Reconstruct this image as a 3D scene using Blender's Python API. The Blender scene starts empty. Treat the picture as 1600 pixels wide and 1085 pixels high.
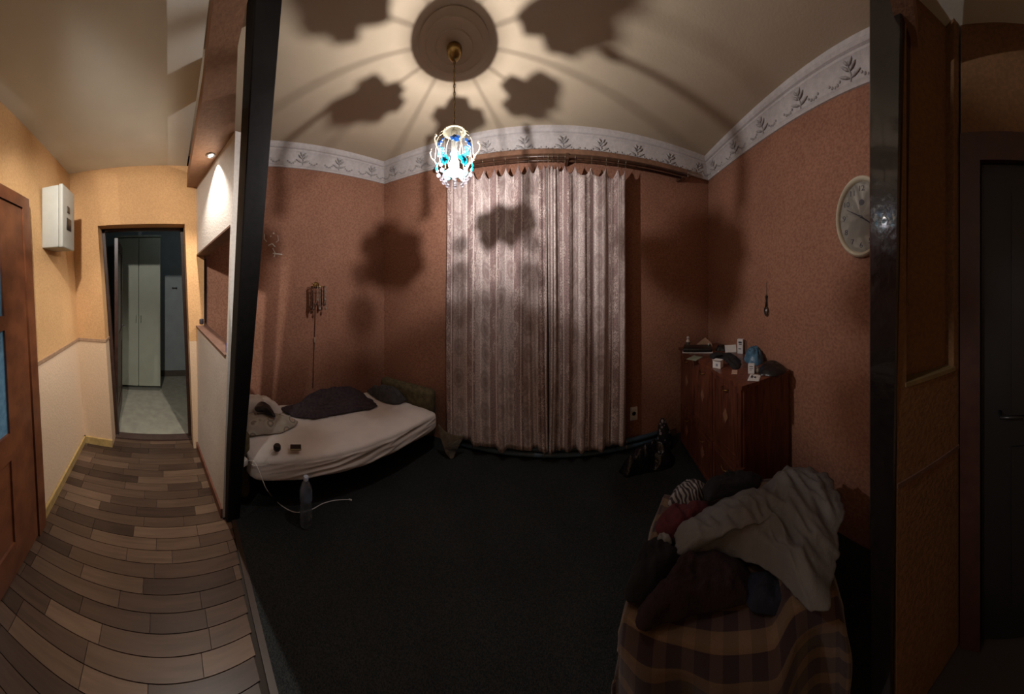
import bpy, math, random
from mathutils import Vector, noise, Matrix
random.seed(7)
SC = bpy.context.scene
COL = SC.collection
PI = math.pi

# ------------------------------------------------------------------ camera
EYE = 1.55
cd = bpy.data.cameras.new('camera'); CAM = bpy.data.objects.new('camera', cd); COL.objects.link(CAM)
cd.type = 'PANO'; cd.panorama_type = 'CENTRAL_CYLINDRICAL'      # the photo is a swept phone panorama
cd.central_cylindrical_radius = 1.0
cd.central_cylindrical_range_u_min = -850/380; cd.central_cylindrical_range_u_max = 750/380
cd.central_cylindrical_range_v_min = -639/380; cd.central_cylindrical_range_v_max = 446/380
cd.clip_start = .01
CAM.location = (0, 0, EYE); CAM.rotation_euler = (PI/2, 0, 0)
SC.camera = CAM
# ------------------------------------------------------------------ world, exposure
wd = bpy.data.worlds.new('night'); SC.world = wd; wd.use_nodes = True
wd.node_tree.nodes['Background'].inputs[0].default_value = (.5, .6, 1, 1)
wd.node_tree.nodes['Background'].inputs[1].default_value = .0015
vs = SC.view_settings
vs.view_transform = 'Standard'; vs.look = 'None'; vs.gamma = 1; vs.use_curve_mapping = False
vs.exposure = 0.0
CHANDELIER_W = 40.0
CHANDELIER_COL = (1, .93, .91)
DOWNLIGHT_W = 85.0
HALL_W = 115.0
FAR_W = 3.0

# ------------------------------------------------------------------ helpers
def V(*a): return Vector(a)
def at(px, py, z=None, r=None):
    """panorama pixel -> point, on the level z or at the level distance r"""
    t = (px-850)/380; k = (446-py)/380
    if r is None: r = (z-EYE)/k
    return Vector((r*math.sin(t), r*math.cos(t), EYE+k*r))

MATS = {}
def mat(name, col, rough=.6, var=.0, vscale=20, bump=0, bscale=80, metal=0, spec=.5, col2=None, trans=0, coat=0, sheen=0):
    if name in MATS: return MATS[name]
    m = bpy.data.materials.new(name); m.use_nodes = True
    nt = m.node_tree; b = nt.nodes['Principled BSDF']
    b.inputs['Roughness'].default_value = rough; b.inputs['Metallic'].default_value = metal
    b.inputs['Specular IOR Level'].default_value = spec
    b.inputs['Coat Weight'].default_value = coat
    b.inputs['Sheen Weight'].default_value = sheen
    b.inputs['Transmission Weight'].default_value = trans
    tc = nt.nodes.new('ShaderNodeTexCoord')
    c2 = col2 or tuple(max(0, c*(1-var)) for c in col)
    n = nt.nodes.new('ShaderNodeTexNoise'); n.inputs['Scale'].default_value = vscale; n.inputs['Detail'].default_value = 5
    nt.links.new(tc.outputs['Object'], n.inputs['Vector'])
    r = nt.nodes.new('ShaderNodeValToRGB')
    r.color_ramp.elements[0].position = .35; r.color_ramp.elements[1].position = .65
    r.color_ramp.elements[0].color = (*c2, 1); r.color_ramp.elements[1].color = (*col, 1)
    nt.links.new(n.outputs['Fac'], r.inputs['Fac']); nt.links.new(r.outputs['Color'], b.inputs['Base Color'])
    if bump:
        n2 = nt.nodes.new('ShaderNodeTexNoise'); n2.inputs['Scale'].default_value = bscale; n2.inputs['Detail'].default_value = 4
        nt.links.new(tc.outputs['Object'], n2.inputs['Vector'])
        bp = nt.nodes.new('ShaderNodeBump'); bp.inputs['Strength'].default_value = bump; bp.inputs['Distance'].default_value = .01
        nt.links.new(n2.outputs['Fac'], bp.inputs['Height']); nt.links.new(bp.outputs['Normal'], b.inputs['Normal'])
    MATS[name] = m
    return m
def nodes(name):
    m = bpy.data.materials.new(name); m.use_nodes = True; MATS[name] = m
    nt = m.node_tree
    def N(t, **kw):
        n = nt.nodes.new('ShaderNode'+t)
        for k, v in kw.items():
            if k.startswith('i_'):
                n.inputs[k[2:].replace('_', ' ')].default_value = v
            else: setattr(n, k, v)
        return n
    return m, nt, nt.nodes['Principled BSDF'], N, nt.links.new

ORG = {}
class MB:
    def __init__(s): s.v = []; s.f = []; s.uv = {}
    def quad(s, a, b, c, d, uv=None):
        i = len(s.v); s.v += [Vector(p) for p in (a, b, c, d)]; s.f.append((i, i+1, i+2, i+3))
        return s
    def hexa(s, b4, t4):
        i = len(s.v); s.v += [Vector(p) for p in b4]+[Vector(p) for p in t4]
        s.f += [(i+3, i+2, i+1, i), (i+4, i+5, i+6, i+7)]+[(i+k, i+(k+1) % 4, i+4+(k+1) % 4, i+4+k) for k in range(4)]
        return s
    def box(s, c, sz, rz=0, rot=None):
        M = rot or Matrix.Rotation(rz, 3, 'Z'); c = Vector(c); x, y, z = (q/2 for q in sz)
        p = lambda a, b, d: c+M @ Vector((a*x, b*y, d*z))
        return s.hexa([p(-1,-1,-1), p(1,-1,-1), p(1,1,-1), p(-1,1,-1)], [p(-1,-1,1), p(1,-1,1), p(1,1,1), p(-1,1,1)])
    def rbox(s, c, sz, r=.01, rz=0, n=3, rot=None):
        """box with rounded vertical corners and softened rims"""
        M = rot or Matrix.Rotation(rz, 3, 'Z'); c = Vector(c); hx, hy, hz = (q/2 for q in sz); r = min(r, hx*.99, hy*.99, hz*.99)
        rings = []
        for k in range(n+1): a = -PI/2+PI/2*k/n; rings.append((r*(1-math.cos(a)), -hz+r+r*math.sin(a)))
        for k in range(n+1): a = PI/2*k/n; rings.append((r*(1-math.cos(a)), hz-r+r*math.sin(a)))
        rows = []
        for ins, z in rings:
            row = []; rr = max(r-ins, 1e-4)
            for q, (sx, sy) in enumerate(((1,1), (-1,1), (-1,-1), (1,-1))):
                for k in range(n+1):
                    a = q*PI/2+PI/2*k/n
                    row.append(c+M @ Vector((sx*(hx-r)+rr*math.cos(a), sy*(hy-r)+rr*math.sin(a), z)))
            rows.append(row)
        return s.loft(rows, True, True)
    def loft(s, rows, closed=True, cap=False):
        i = len(s.v); n = len(rows[0])
        for r in rows: s.v += [Vector(p) for p in r]
        for k in range(len(rows)-1):
            for j in range(n if closed else n-1):
                a = i+k*n+j; b = i+k*n+(j+1) % n
                s.f.append((a, b, b+n, a+n))
        if cap:
            s.f.append(tuple(i+j for j in reversed(range(n)))); s.f.append(tuple(i+(len(rows)-1)*n+j for j in range(n)))
        return s
    def tube(s, pts, r, n=8, cap=True):
        pts = [Vector(p) for p in pts]; rows = []
        up = Vector((0, 0, 1)); prev = None
        for k, p in enumerate(pts):
            d = (pts[min(k+1, len(pts)-1)]-pts[max(k-1, 0)]).normalized()
            if prev is None:
                u = d.cross(up if abs(d.z) < .9 else Vector((1, 0, 0))).normalized()
            else:
                u = (prev-d*prev.dot(d)).normalized()
            prev = u; w = d.cross(u); rr = r[k] if isinstance(r, (list, tuple)) else r
            rows.append([p+u*rr*math.cos(2*PI*j/n)+w*rr*math.sin(2*PI*j/n) for j in range(n)])
        return s.loft(rows, True, cap)
    def lathe(s, prof, c=(0, 0, 0), n=24, axis=None, cap=True):
        c = Vector(c); M = axis.to_track_quat('Z', 'Y').to_matrix() if axis is not None else Matrix.Identity(3)
        rows = [[c+M @ Vector((r*math.cos(2*PI*j/n), r*math.sin(2*PI*j/n), z)) for j in range(n)] for r, z in prof]
        return s.loft(rows, True, cap)
    def ball(s, c, r, n=10, sc=(1, 1, 1), M=None):
        c = Vector(c); M = M or Matrix.Identity(3); rows = []
        for k in range(n//2+1):
            a = -PI/2+PI*k/(n//2); rr = max(math.cos(a), 1e-3)
            rows.append([c+M @ Vector((sc[0]*r*rr*math.cos(2*PI*j/n), sc[1]*r*rr*math.sin(2*PI*j/n), sc[2]*r*math.sin(a))) for j in range(n)])
        return s.loft(rows, True, True)
    def prism(s, poly, ext):
        ext = Vector(ext); i = len(s.v); n = len(poly)
        s.v += [Vector(p) for p in poly]+[Vector(p)+ext for p in poly]
        s.f += [tuple(i+j for j in reversed(range(n))), tuple(i+n+j for j in range(n))]
        s.f += [(i+j, i+(j+1) % n, i+n+(j+1) % n, i+n+j) for j in range(n)]
        return s
    def grid(s, fn, nu, nv, uv=None):
        i = len(s.v)
        for a in range(nu+1):
            for b in range(nv+1):
                if uv: s.uv[len(s.v)] = uv(a/nu, b/nv)
                s.v.append(Vector(fn(a/nu, b/nv)))
        for a in range(nu):
            for b in range(nv):
                k = i+a*(nv+1)+b; s.f.append((k, k+nv+1, k+nv+2, k+1))
        return s
    def build(s, name, m, parent=None, smooth=False, origin=None, fix=True, angle=None):
        org = ORG[parent.name] if parent is not None else origin
        if org is None:
            lo = [min(p[k] for p in s.v) for k in range(3)]; hi = [max(p[k] for p in s.v) for k in range(3)]
            org = Vector(((lo[0]+hi[0])/2, (lo[1]+hi[1])/2, lo[2]))
        me = bpy.data.meshes.new(name); me.from_pydata([p-org for p in s.v], [], s.f)
        me.materials.append(m)
        if s.uv:
            l = me.uv_layers.new(name='UVMap')
            for lp in me.loops: l.data[lp.index].uv = s.uv.get(lp.vertex_index, (0, 0))
        if fix:
            import bmesh
            b = bmesh.new(); b.from_mesh(me); bmesh.ops.recalc_face_normals(b, faces=b.faces); b.to_mesh(me); b.free()
        if smooth:
            me.shade_smooth()
            if angle: me.set_sharp_from_angle(angle=math.radians(angle))
        o = bpy.data.objects.new(name, me); COL.objects.link(o)
        if parent is not None: o.parent = parent
        else: o.location = org
        ORG[o.name] = org
        return o
def tag(o, label, cat=None, group=None, kind=None):
    o['label'] = label
    if cat: o['category'] = cat
    if group: o['group'] = group
    if kind: o['kind'] = kind
    return o
def thing(name, label, cat, loc, group=None, kind=None):
    o = bpy.data.objects.new(name, None); COL.objects.link(o); o.location = loc; o.empty_display_size = .05
    ORG[o.name] = Vector(loc)
    return tag(o, label, cat, group, kind)
def struct(name, mb, m, label, cat, **k):
    return tag(mb.build(name, m, **k), label, cat, None, 'structure')
def nz(p, s=1, o=0): return noise.noise(Vector((p[0]*s+o, p[1]*s+o*1.7, p[2]*s-o)))
def text_mesh(body, size, m, parent, M, name, extrude=.0006):
    c = bpy.data.curves.new('t', 'FONT'); c.body = body; c.size = size; c.align_x = 'CENTER'; c.align_y = 'CENTER'; c.extrude = extrude
    t = bpy.data.objects.new('t', c); COL.objects.link(t)
    me = bpy.data.meshes.new_from_object(t.evaluated_get(bpy.context.evaluated_depsgraph_get()))
    bpy.data.objects.remove(t); bpy.data.curves.remove(c)
    me.transform(Matrix.Translation(-ORG[parent.name]) @ M); me.materials.clear(); me.materials.append(m)
    o = bpy.data.objects.new(name, me); COL.objects.link(o); o.parent = parent; ORG[o.name] = ORG[parent.name]
    return o
def heap(name, outline, h, m, parent=None, base=None, wr=.012, ws=9, rings=16, sub=5, prof=2.2, seed=0, dirn=None, centre=None, skirt=.0, ridge=1.0, build=True):
    """a lump of cloth: outline lies on what carries it, the middle rises by h with folds"""
    out = []
    P = [Vector(p) for p in outline]; n = len(P)
    for k in range(n):                       # Catmull-Rom
        a, b, c, d = P[k-1], P[k], P[(k+1) % n], P[(k+2) % n]
        for j in range(sub):
            t = j/sub
            out.append(.5*((2*b)+(c-a)*t+(2*a-5*b+4*c-d)*t*t+(3*b-a-3*c+d)*t**3))
    cen = Vector(centre) if centre else sum(out, Vector())/len(out)
    D = Vector(dirn).normalized() if dirn else None
    def hh(p, s):
        q = Vector((p.x, p.y, 0))
        if D is not None:
            al = q.dot(D); ac = q.dot(Vector((-D.y, D.x, 0))); q2 = Vector((al*.35, ac, seed))
        else: q2 = Vector((q.x, q.y, seed))
        q2 = q2+Vector((noise.noise(q2*5), noise.noise(q2*5+Vector((7, 2, 1))), 0))*.05
        w = 1-abs(noise.noise(q2*ws))*3.2*ridge; w += .75*(1-abs(noise.noise(q2*ws*2.1+Vector((3, 1, 2))))*3)
        w += .8*noise.noise(Vector((q.x, q.y, seed+5))*ws*.5)
        e = min(1, (1-s)*3.5)
        return h*(1-s**prof)+w*wr*e
    mb = MB(); rows = []
    for k in range(rings+1):
        s = k/rings
        row = []
        for o in out:
            p = cen.lerp(o, s); wob = (nz(o, 16, seed)*.10+nz(o, 40, seed)*.06)*s*s
            p = p+(o-cen)*wob
            p.z += max(hh(p, s), .003)
            row.append(p)
        rows.append(row)
    rows.append([p.copy()-Vector((0, 0, .004+skirt)) for p in rows[-1]])
    rows[0] = [sum(rows[0], Vector())/len(rows[0])]*len(out)
    rows[0] = [p+(rows[1][i]-p)*.02 for i, p in enumerate(rows[0])]
    mb.loft(rows, True, True)
    return mb.build(name, m, parent, smooth=True) if build else mb

# ------------------------------------------------------------------ materials of the setting
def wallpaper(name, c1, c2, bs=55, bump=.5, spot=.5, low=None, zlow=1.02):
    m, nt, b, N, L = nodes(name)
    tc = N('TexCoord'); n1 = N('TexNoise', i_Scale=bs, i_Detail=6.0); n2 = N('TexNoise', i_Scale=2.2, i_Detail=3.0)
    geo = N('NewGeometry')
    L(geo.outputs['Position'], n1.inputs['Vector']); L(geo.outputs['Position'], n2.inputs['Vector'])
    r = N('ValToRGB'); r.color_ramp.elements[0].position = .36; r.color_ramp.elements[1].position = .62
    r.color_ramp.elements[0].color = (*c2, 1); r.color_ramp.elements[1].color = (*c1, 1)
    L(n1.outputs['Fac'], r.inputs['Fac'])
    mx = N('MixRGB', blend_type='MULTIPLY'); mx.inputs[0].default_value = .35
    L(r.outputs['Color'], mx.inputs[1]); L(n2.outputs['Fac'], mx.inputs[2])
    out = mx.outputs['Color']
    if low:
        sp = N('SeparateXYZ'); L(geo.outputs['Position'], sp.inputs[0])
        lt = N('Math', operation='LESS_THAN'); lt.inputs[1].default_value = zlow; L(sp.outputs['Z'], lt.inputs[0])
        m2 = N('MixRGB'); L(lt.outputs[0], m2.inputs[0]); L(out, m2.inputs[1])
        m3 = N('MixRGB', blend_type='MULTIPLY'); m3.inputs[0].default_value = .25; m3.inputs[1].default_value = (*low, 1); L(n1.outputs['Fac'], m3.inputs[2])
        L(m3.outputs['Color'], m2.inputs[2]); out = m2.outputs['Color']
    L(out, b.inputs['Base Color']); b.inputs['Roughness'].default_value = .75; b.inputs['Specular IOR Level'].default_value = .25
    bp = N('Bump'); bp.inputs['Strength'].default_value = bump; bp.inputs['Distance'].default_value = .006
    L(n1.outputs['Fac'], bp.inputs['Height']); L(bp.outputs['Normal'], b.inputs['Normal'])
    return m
WALL = wallpaper('room wallpaper', (.41, .20, .128), (.30, .137, .085), 60, .45)
HALLW = wallpaper('hall wallpaper', (.72, .435, .205), (.64, .38, .17), 70, .3, low=(.78, .58, .40))
ENDW = wallpaper('end wall paint', (.72, .42, .19), (.64, .36, .16), 70, .3, low=(.74, .53, .35))
PANELW = wallpaper('partition paint', (.72, .66, .60), (.66, .60, .54), 60, .25)
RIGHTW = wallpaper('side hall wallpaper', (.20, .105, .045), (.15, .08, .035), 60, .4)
CEIL = mat('ceiling paint', (.50, .41, .29), .85, .07, 3, .1, 60)
HCEIL = mat('hall ceiling paint', (.70, .70, .62), .85, .06, 4, .05, 70)
BROWNP = mat('brown beam paint', (.30, .16, .09), .7, .2, 30, .2, 60)
STUCCO = mat('white stucco', (.54, .50, .49), .75, .14, 30, .25, 90)
STUCCO_SHADE = mat('shaded stucco relief', (.45, .42, .41), .8, .3, 60, .2, 90)  # shading of the sprigs put into a darker grey
DARKW = mat('black stained wood', (.012, .009, .008), .22, .4, 30, .25, 25, coat=.4)
BASEB = mat('pale baseboard wood', (.50, .34, .13), .5, .25, 30)
PINE = mat('orange pine', (.165, .055, .022), .35, .45, 9, .1, 40, col2=(.10, .032, .014), coat=.2)
BRASS = mat('old brass', (.42, .28, .10), .32, .3, 30, metal=1)
BLACK = mat('black plastic', (.012, .012, .013), .35, .2)
WHITEP = mat('white plastic', (.75, .73, .70), .4, .06)
STEEL = mat('steel', (.55, .55, .56), .3, .1, metal=1)

# ------------------------------------------------------------------ room shell
HC = 2.93          # room ceiling
HH = 2.68          # hall ceiling
BL, BR = V(-1.74, 2.26, 0), V(1.73, 2.16, 0)
LN = V(-2.42, .44, 0)         # near end of the left wall
RN = V(1.372, .245, 0)        # near end of the right wall
Z = V(0, 0, 1)
def wall(name, a, b, z0, z1, out, m, label, t=.12):
    o = Vector(out)*t
    mb = MB().hexa([a+Z*z0, b+Z*z0, b+o+Z*z0, a+o+Z*z0], [a+Z*z1, b+Z*z1, b+o+Z*z1, a+o+Z*z1])
    return struct(name, mb, m, label, 'wall')
wall('wall_back', BL-V(.12, 0, 0), BR+V(.12, 0, 0), 0, HC, (0, 1, 0), WALL, 'brown textured wallpaper wall behind the curtains')
WL = wall('wall_left', LN, BL, 0, HC, (-1, .1, 0), WALL, 'brown wallpaper wall along the sofa bed')
WR = wall('wall_right', RN, BR, 0, HC, (1, -.1, 0), WALL, 'brown wallpaper wall with the clock, behind the chest')
EDGE_L, EDGE_R = V(-1.62, .47, 0), V(.83, .17, 0)      # line between hall and room
def edge_y(x): return EDGE_L.y+(x-EDGE_L.x)*(EDGE_R.y-EDGE_L.y)/(EDGE_R.x-EDGE_L.x)
struct('ceiling_1', MB().prism([V(-2.6, .22, HC), V(-1.6, .20, HC), V(1.5, .04, HC), V(1.95, 2.35, HC), V(-1.95, 2.45, HC)], (0, 0, .1)), CEIL, 'beige plastered ceiling over the room', 'ceiling')
struct('ceiling_2', MB().prism([V(-2.46, -1.05, HH), V(2.2, -1.05, HH), V(2.2, .05, HH), V(1.22, .06, HH), V(-1.2, .20, HH), V(-2.46, .24, HH)], (0, 0, .3)), HCEIL, 'grey-beige plastered hall ceiling', 'ceiling')
# beam between hall and room
struct('trim_11', MB().prism([V(-2.46, .24, 2.48), V(-1.2, .20, 2.48), V(.95, .03, 2.48), V(.95, .10, 2.48), V(-.9, .29, 2.48), V(-1.5, .46, 2.48), V(-2.46, .42, 2.48)], (0, 0, .02)).prism(
    [V(-2.46, .242, 2.5), V(-1.2, .202, 2.5), V(.95, .032, 2.5), V(.95, .098, 2.5), V(-.9, .26, 2.5), V(-2.46, .30, 2.5)], (0, 0, .10)), BROWNP, 'brown beam hanging under the ceiling between hall and room', 'beam')

# ---- floors
m, nt, b, N, L = nodes('dark carpet')
tc = N('TexCoord'); n1 = N('TexNoise', i_Scale=220.0, i_Detail=3.0); n2 = N('TexNoise', i_Scale=3.0, i_Detail=4.0)
L(tc.outputs['Object'], n1.inputs['Vector']); L(tc.outputs['Object'], n2.inputs['Vector'])
r = N('ValToRGB'); r.color_ramp.elements[0].position = .35; r.color_ramp.elements[1].position = .7
r.color_ramp.elements[0].color = (.022, .026, .027, 1); r.color_ramp.elements[1].color = (.06, .064, .063, 1); L(n1.outputs['Fac'], r.inputs['Fac'])
mx = N('MixRGB', blend_type='MULTIPLY'); mx.inputs[0].default_value = .5; L(r.outputs['Color'], mx.inputs[1]); L(n2.outputs['Fac'], mx.inputs[2])
L(mx.outputs['Color'], b.inputs['Base Color']); b.inputs['Roughness'].default_value = .95; b.inputs['Specular IOR Level'].default_value = .1
bp = N('Bump'); bp.inputs['Strength'].default_value = .8; bp.inputs['Distance'].default_value = .006; L(n1.outputs['Fac'], bp.inputs['Height']); L(bp.outputs['Normal'], b.inputs['Normal'])
CARPET = MATS['dark carpet']
SUB = mat('subfloor', (.03, .02, .015), .8)
floor = struct('floor', MB().prism([V(-2.46, -1.0, -.1), V(2.2, -1.0, -.1), V(2.2, 2.5, -.1), V(-2.6, 2.5, -.1), V(-2.6, .3, -.1)], (0, 0, .094)), SUB, 'brown strip laminate floor of the hall', 'floor')
tag(MB().prism([V(-1.60, .475, -.006), V(-.8, .415, -.006), V(.0, .29, -.006), V(.84, .20, -.006), V(1.36, .26, -.006), V(1.725, 2.155, -.006), V(-1.735, 2.255, -.006), V(-2.40, .50, -.006)], (0, 0, .012)).build('carpet', CARPET), 'dark grey-green carpet covering the room floor', 'carpet', kind='structure')
m, nt, b, N, L = nodes('laminate')
oi = N('ObjectInfo'); tc = N('TexCoord'); mp = N('Mapping'); mp.inputs['Scale'].default_value = (55, 4, 4)
L(tc.outputs['Object'], mp.inputs[0])
ad = N('VectorMath', operation='ADD'); cb = N('CombineXYZ'); ml = N('Math', operation='MULTIPLY'); ml.inputs[1].default_value = 40
L(oi.outputs['Random'], ml.inputs[0]); L(ml.outputs[0], cb.inputs[0]); L(ml.outputs[0], cb.inputs[1]); L(mp.outputs[0], ad.inputs[0]); L(cb.outputs[0], ad.inputs[1])
n1 = N('TexNoise', i_Scale=1.0, i_Detail=5.0); L(ad.outputs[0], n1.inputs['Vector'])
r1 = N('ValToRGB'); els = r1.color_ramp.elements
els[0].color = (.052, .030, .020, 1); els[1].color = (.20, .125, .080, 1); e = els.new(.35); e.color = (.092, .054, .035, 1); e = els.new(.7); e.color = (.12, .073, .047, 1)
L(oi.outputs['Random'], r1.inputs['Fac'])
mx = N('MixRGB', blend_type='MULTIPLY'); mx.inputs[0].default_value = .55; L(r1.outputs['Color'], mx.inputs[1])
r2 = N('ValToRGB'); r2.color_ramp.elements[0].position = .3; r2.color_ramp.elements[1].position = .7; r2.color_ramp.elements[0].color = (.35, .33, .33, 1); L(n1.outputs['Fac'], r2.inputs['Fac']); L(r2.outputs['Color'], mx.inputs[2])
L(mx.outputs['Color'], b.inputs['Base Color']); b.inputs['Roughness'].default_value = .34; b.inputs['Specular IOR Level'].default_value = .4
LAM = MATS['laminate']
k = 0
x = -2.44
while x < .80:
    y = -.80-random.random()*.4
    y1 = .40 if x < -1.62 else edge_y(x)-.012
    while y < y1:
        ln = random.choice([.26, .33, .40, .48]); a, c = max(y, -.80), min(y+ln, y1)
        if c-a > .02:
            MB().hexa([V(x+.0008, a+.0008, -.006), V(x+.0672, a+.0008, -.006), V(x+.0672, c-.0008, -.006), V(x+.0008, c-.0008, -.006)],
                      [V(x+.0015, a+.0015, 0), V(x+.0665, a+.0015, 0), V(x+.0665, c-.0015, 0), V(x+.0015, c-.0015, 0)]).build('plank', LAM, floor, fix=False)
        y += ln
    x += .068
# metal strip between laminate and carpet
struct('trim_1', MB().prism([V(-1.56, .452, 0), V(-.8, .392, 0), V(.0, .267, 0), V(.83, .165, 0), V(.83, .195, 0), V(.0, .297, 0), V(-.8, .422, 0), V(-1.56, .482, 0)], (0, 0, .008)), mat('threshold strip', (.05, .03, .02), .4, .2), 'dark threshold strip along the carpet edge', 'threshold')

# ---- left hall wall (it leans outwards a little), end wall with doorway
def hl(x, z, d=0): return V(x, -.755-.062*z+d, z)
struct('wall_hall_left', MB().hexa([hl(-2.42, 0), hl(.6, 0), hl(.6, 0, -.12), hl(-2.42, 0, -.12)], [hl(-2.42, HH), hl(.6, HH), hl(.6, HH, -.12), hl(-2.42, HH, -.12)]), HALLW, 'orange hall wall with pale lower half', 'wall')
XE, XI = -2.29, -2.44
# doorway corners on the outer face: lower y, upper y
DL0, DL1, DR0, DR1, DZ = -.47, -.62, .30, .215, 2.13
def ef(y, z, x=XE): return V(x, y, z)
we = thing('wall_hall_end', 'orange end wall of the hall around the doorway', 'wall', V(XE, 0, 0), kind='structure')
def slab(mb, q, x0, x1):
    mb.hexa([V(x1, *q[0]), V(x1, *q[1]), V(x0, *q[1]), V(x0, *q[0])], [V(x1, *q[3]), V(x1, *q[2]), V(x0, *q[2]), V(x0, *q[3])])
mb = MB(); slab(mb, [(-.765, 0), (DL0, 0), (DL1, DZ), (-.765-.062*DZ-.01, DZ)], XI, XE); mb.build('wall_pier', ENDW, we)
mb = MB(); slab(mb, [(DR0, 0), (.40, 0), (.40, DZ), (DR1, DZ)], XI, XE); mb.build('wall_pier', ENDW, we)
mb = MB(); slab(mb, [(-.765-.062*DZ-.01, DZ), (.40, DZ), (.40, HH), (-.765-.062*HH-.01, HH)], XI, XE); mb.build('lintel', ENDW, we)
# dark thin frame of the doorway
mb = MB()
fx = XI-.02
mb.hexa([V(fx, DL0-.01, 0), V(fx, DL0+.03, 0), V(fx-.04, DL0+.03, 0), V(fx-.04, DL0-.01, 0)], [V(fx, DL1-.01, DZ), V(fx, DL1+.03, DZ), V(fx-.04, DL1+.03, DZ), V(fx-.04, DL1-.01, DZ)])
mb.hexa([V(fx, DR0-.03, 0), V(fx, DR0+.01, 0), V(fx-.04, DR0+.01, 0), V(fx-.04, DR0-.03, 0)], [V(fx, DR1-.03, DZ), V(fx, DR1+.01, DZ), V(fx-.04, DR1+.01, DZ), V(fx-.04, DR1-.03, DZ)])
mb.box((fx-.02, (DL1+DR1)/2, DZ-.005), (.04, DR1-DL1+.02, .04))
struct('trim_2', mb, mat('dark brown frame', (.05, .026, .018), .4, .3), 'thin dark frame of the doorway at the hall end', 'door frame')
struct('trim_3', MB().box((XI-.02, (DL0+DR0)/2, .008), (.09, DR0-DL0-.005, .016)), mat('threshold wood', (.075, .045, .035), .45, .2), 'dark wooden threshold under the end doorway', 'threshold')
# rails and baseboards
def strip(name, pts, w, h, m, label, cat, off=(0, 0, 0)):
    mb = MB()
    for a, c, nrm in pts:
        nrm = Vector(nrm); mb.hexa([a, c, c+nrm*w, a+nrm*w], [a+Z*h, c+Z*h, c+nrm*w+Z*h, a+nrm*w+Z*h])
    return struct(name, mb, m, label, cat)
RAIL = mat('dado strip', (.40, .25, .15), .6, .25, 40)
dy = DL0+(DL1-DL0)*1.02/DZ
strip('trim_4', [(hl(-1.41, 1.0), hl(XE+.004, 1.0), (0, 1, 0)), (V(XE, -.815, 1.0), V(XE, dy, 1.0), (1, 0, 0)), (V(XI, dy, 1.0), V(XE+.008, dy, 1.0), (0, 1, 0))], .008, .026, RAIL, 'thin brown dado strip on the orange hall wall', 'dado strip')
strip('baseboard_hall', [(hl(-1.41, 0), hl(XE, 0), (0, 1, 0)), (V(XE, -.755, 0), V(XE, DL0, 0), (1, 0, 0))], .016, .065, BASEB, 'yellowish wooden baseboard along the orange hall wall', 'baseboard')

# ---- partition with an opening, between hall and sofa bed
pa0, pa1 = V(-2.44, .325, 0), V(-1.57, .40, 0)
pt0, pt1 = V(-2.44, .31, 2.48), V(-1.40, .435, 2.48)
def pp(u, z, d=0):      # u 0 at the far end, 1 at the post; d towards the room
    k = z/2.48; return pa0.lerp(pa1, u).lerp(pt0.lerp(pt1, u), k)+V(0, d, 0)
PT = .07
part_wall = thing('wall_partition', 'pale partition wall with an open hatch, between hall and sofa bed', 'wall', V(-2.0, .40, 0), kind='structure')
def pslab(u0, u1, zs, m, name):
    (a0, a1), (b0, b1) = zs      # z range at u0 and at u1
    MB().hexa([pp(u0, a0), pp(u1, b0), pp(u1, b0, PT), pp(u0, a0, PT)], [pp(u0, a1), pp(u1, b1), pp(u1, b1, PT), pp(u0, a1, PT)]).build(name, m, part_wall)
OB = ((1.165, 1.83), (1.085, 1.93))
pslab(0, .03, ((0, 2.48), (0, 2.48)), ENDW, 'jamb')
pslab(.97, 1, ((0, 2.48), (0, 2.48)), PANELW, 'jamb')
pslab(.03, .97, ((0, OB[0][0]), (0, OB[1][0])), PANELW, 'lower_panel')
pslab(.03, .97, ((OB[0][1], 2.48), (OB[1][1], 2.48)), PANELW, 'upper_panel')
# brown lining of the hatch
LIN = mat('hatch lining', (.16, .085, .06), .55, .3, 30)
LIN_SHADE = mat('hatch jamb shade', (.022, .014, .013), .5, .3, 30)  # shade on the far jamb put into a darker colour
MB().hexa([pp(.03, OB[0][0], -.012), pp(.97, OB[1][0], -.012), pp(.97, OB[1][0], PT+.03), pp(.03, OB[0][0], PT+.03)], [pp(.03, OB[0][0]+.014, -.012), pp(.97, OB[1][0]+.014, -.012), pp(.97, OB[1][0]+.014, PT+.03), pp(.03, OB[0][0]+.014, PT+.03)]).build('sill', LIN, part_wall)
MB().hexa([pp(.03, OB[0][1]-.014, -.004), pp(.97, OB[1][1]-.014, -.004), pp(.97, OB[1][1]-.014, PT+.03), pp(.03, OB[0][1]-.014, PT+.03)], [pp(.03, OB[0][1], -.004), pp(.97, OB[1][1], -.004), pp(.97, OB[1][1], PT+.03), pp(.03, OB[0][1], PT+.03)]).build('head_board', LIN, part_wall)
MB().hexa([pp(.03, OB[0][0]+.014, .004), pp(.05, OB[0][0]+.014, .004), pp(.05, OB[0][0]+.014, PT+.05), pp(.03, OB[0][0]+.014, PT+.05)], [pp(.03, OB[0][1]-.014, .004), pp(.05, OB[0][1]-.014, .004), pp(.05, OB[0][1]-.014, PT+.05), pp(.03, OB[0][1]-.014, PT+.05)]).build('side_board', LIN_SHADE, part_wall)
strip('baseboard_partition', [(pp(0, 0), pp(1, 0), (0, -1, 0))], .014, .06, mat('red-brown baseboard', (.16, .06, .035), .45, .3), 'red-brown baseboard at the foot of the partition', 'baseboard')
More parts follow.
